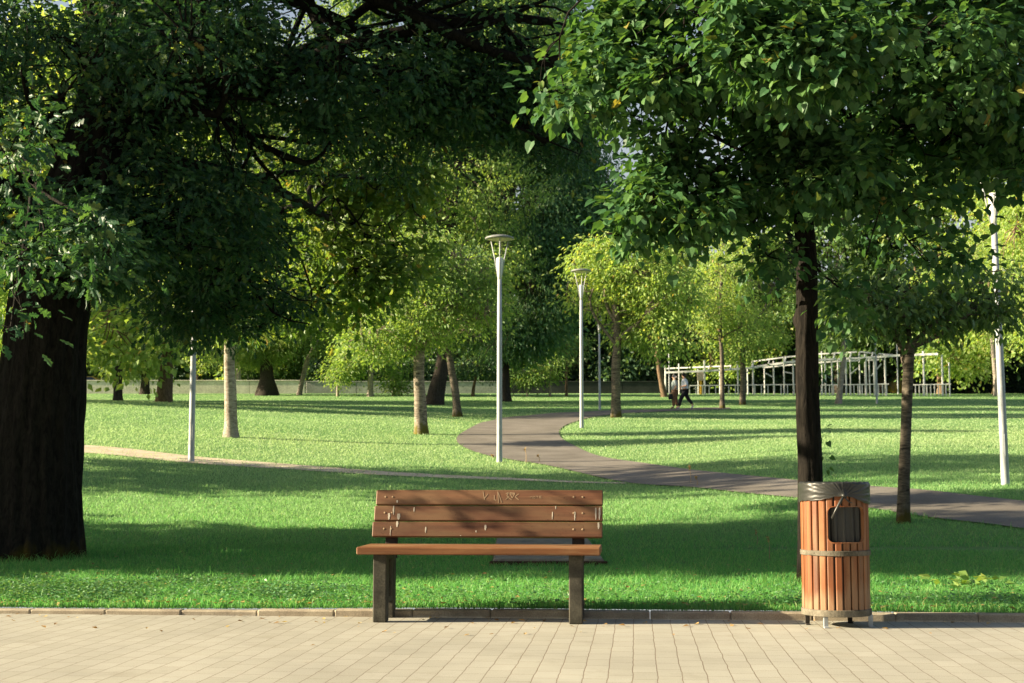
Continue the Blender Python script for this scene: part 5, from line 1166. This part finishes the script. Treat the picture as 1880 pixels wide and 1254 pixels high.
# leafy weed right of the bin
wb = gpx(1785, 1085)
root = empty('weed_plant', wb, 'low broad leaved weed in the grass right of the litter bin', 'plant')
n = 46; a = g.random(n) * 6.28; q = np.abs(g.normal(size=n)) * .075
P = np.stack([np.cos(a) * q * 1.8, np.sin(a) * q, g.uniform(.02, .11, n)], -1)
lv = leaves_np(P, np.stack([np.cos(a), np.sin(a), g.uniform(-.1, .5, n)], -1), g.uniform(.05, .1, n), 'broad', g, .6)
link('foliage', npmesh('foliage', *lv, M['leaf_fresh']), root)
# tall seed stalks
for i, (px, yb_, yt) in enumerate(((966, 850, 822), (990, 849, 836), (905, 843, 836), (1268, 888, 856), (1412, 1030, 985), (1280, 893, 875), (1390, 1000, 975))):
    b = gpx(px, yb_); top = at(px - 2, yt, b[1]) - b
    lab = ['tallest seed stalk beside the tallest lamp post', 'bent seed stalk a step right of the tallest lamp post', 'short seed stalk just left of the tallest lamp post', 'dark thin grass stalk at the near path edge before the path bends', 'pale dried stalk in the shaded grass left of the lime trunk', 'shorter stalk beside the dark thin one at the path edge', 'thin leaning stalk in the shaded grass between bench and lime'][i]
    rt = empty('grass_stalk', b, lab, 'grass stalk')
    mb = MB(); mb.tube([(0, 0, -.01), top * .5 + (.01, 0, 0), top], [.004 * b[1] / 14, .003 * b[1] / 14, .002 * b[1] / 14], 4); mb.build('stem', M['scratch'], rt)
    nn = 14; P = top[None] * g.uniform(.75, 1, nn)[:, None]
    lv = leaves_np(P, g.normal(size=(nn, 3)) + (0, 0, 1), np.full(nn, .03 * b[1] / 18), 'simple', g); link('seed_head', npmesh('seed_head', *lv, M['dry_leaf']), rt)

# ------------------------------------------------------------------ light
ELEV, PHI = R(20.0), R(3.0)
tosun = Vector((-math.cos(PHI) * math.cos(ELEV), -math.sin(PHI) * math.cos(ELEV), math.sin(ELEV)))
sd = bpy.data.lights.new('sun', 'SUN'); sd.energy = 5.0; sd.angle = R(.5); sd.color = (1, .84, .58)
so = bpy.data.objects.new('sun', sd); COL.objects.link(so); so.rotation_euler = tosun.to_track_quat('Z', 'Y').to_euler(); so.location = tosun * 60
w = bpy.data.worlds.new('World'); scene.world = w; w.use_nodes = True
nt = w.node_tree; nt.nodes.clear()
o = nt.nodes.new('ShaderNodeOutputWorld'); b = nt.nodes.new('ShaderNodeBackground'); sk = nt.nodes.new('ShaderNodeTexSky')
sk.sky_type = 'NISHITA'; sk.sun_disc = False; sk.sun_elevation = ELEV; sk.sun_rotation = math.atan2(tosun.x, tosun.y); sk.dust_density = 4.0; sk.ozone_density = 1.0
b.inputs[1].default_value = .052
# pale summer haze low over the horizon, clear sky above
tc = N(nt, 'ShaderNodeTexCoord'); sp = N(nt, 'ShaderNodeSeparateXYZ'); nt.links.new(tc.outputs['Generated'], sp.inputs[0])
hz_ = ramp(nt, [(.12, .85), (.42, 0.0)], sp.outputs[2]).outputs[0]
nt.links.new(mixc(nt, hz_, sk.outputs[0], (3.3, 3.45, 3.5)), b.inputs[0]); nt.links.new(b.outputs[0], o.inputs[0])
scene.view_settings.view_transform = 'Standard'; scene.view_settings.look = 'None'; scene.view_settings.gamma = 1; scene.view_settings.exposure = 1.9
cy = scene.cycles
cy.max_bounces = 6; cy.diffuse_bounces = 3; cy.glossy_bounces = 2; cy.transmission_bounces = 3; cy.transparent_max_bounces = 4
cy.use_denoising = True; cy.sample_clamp_indirect = 6
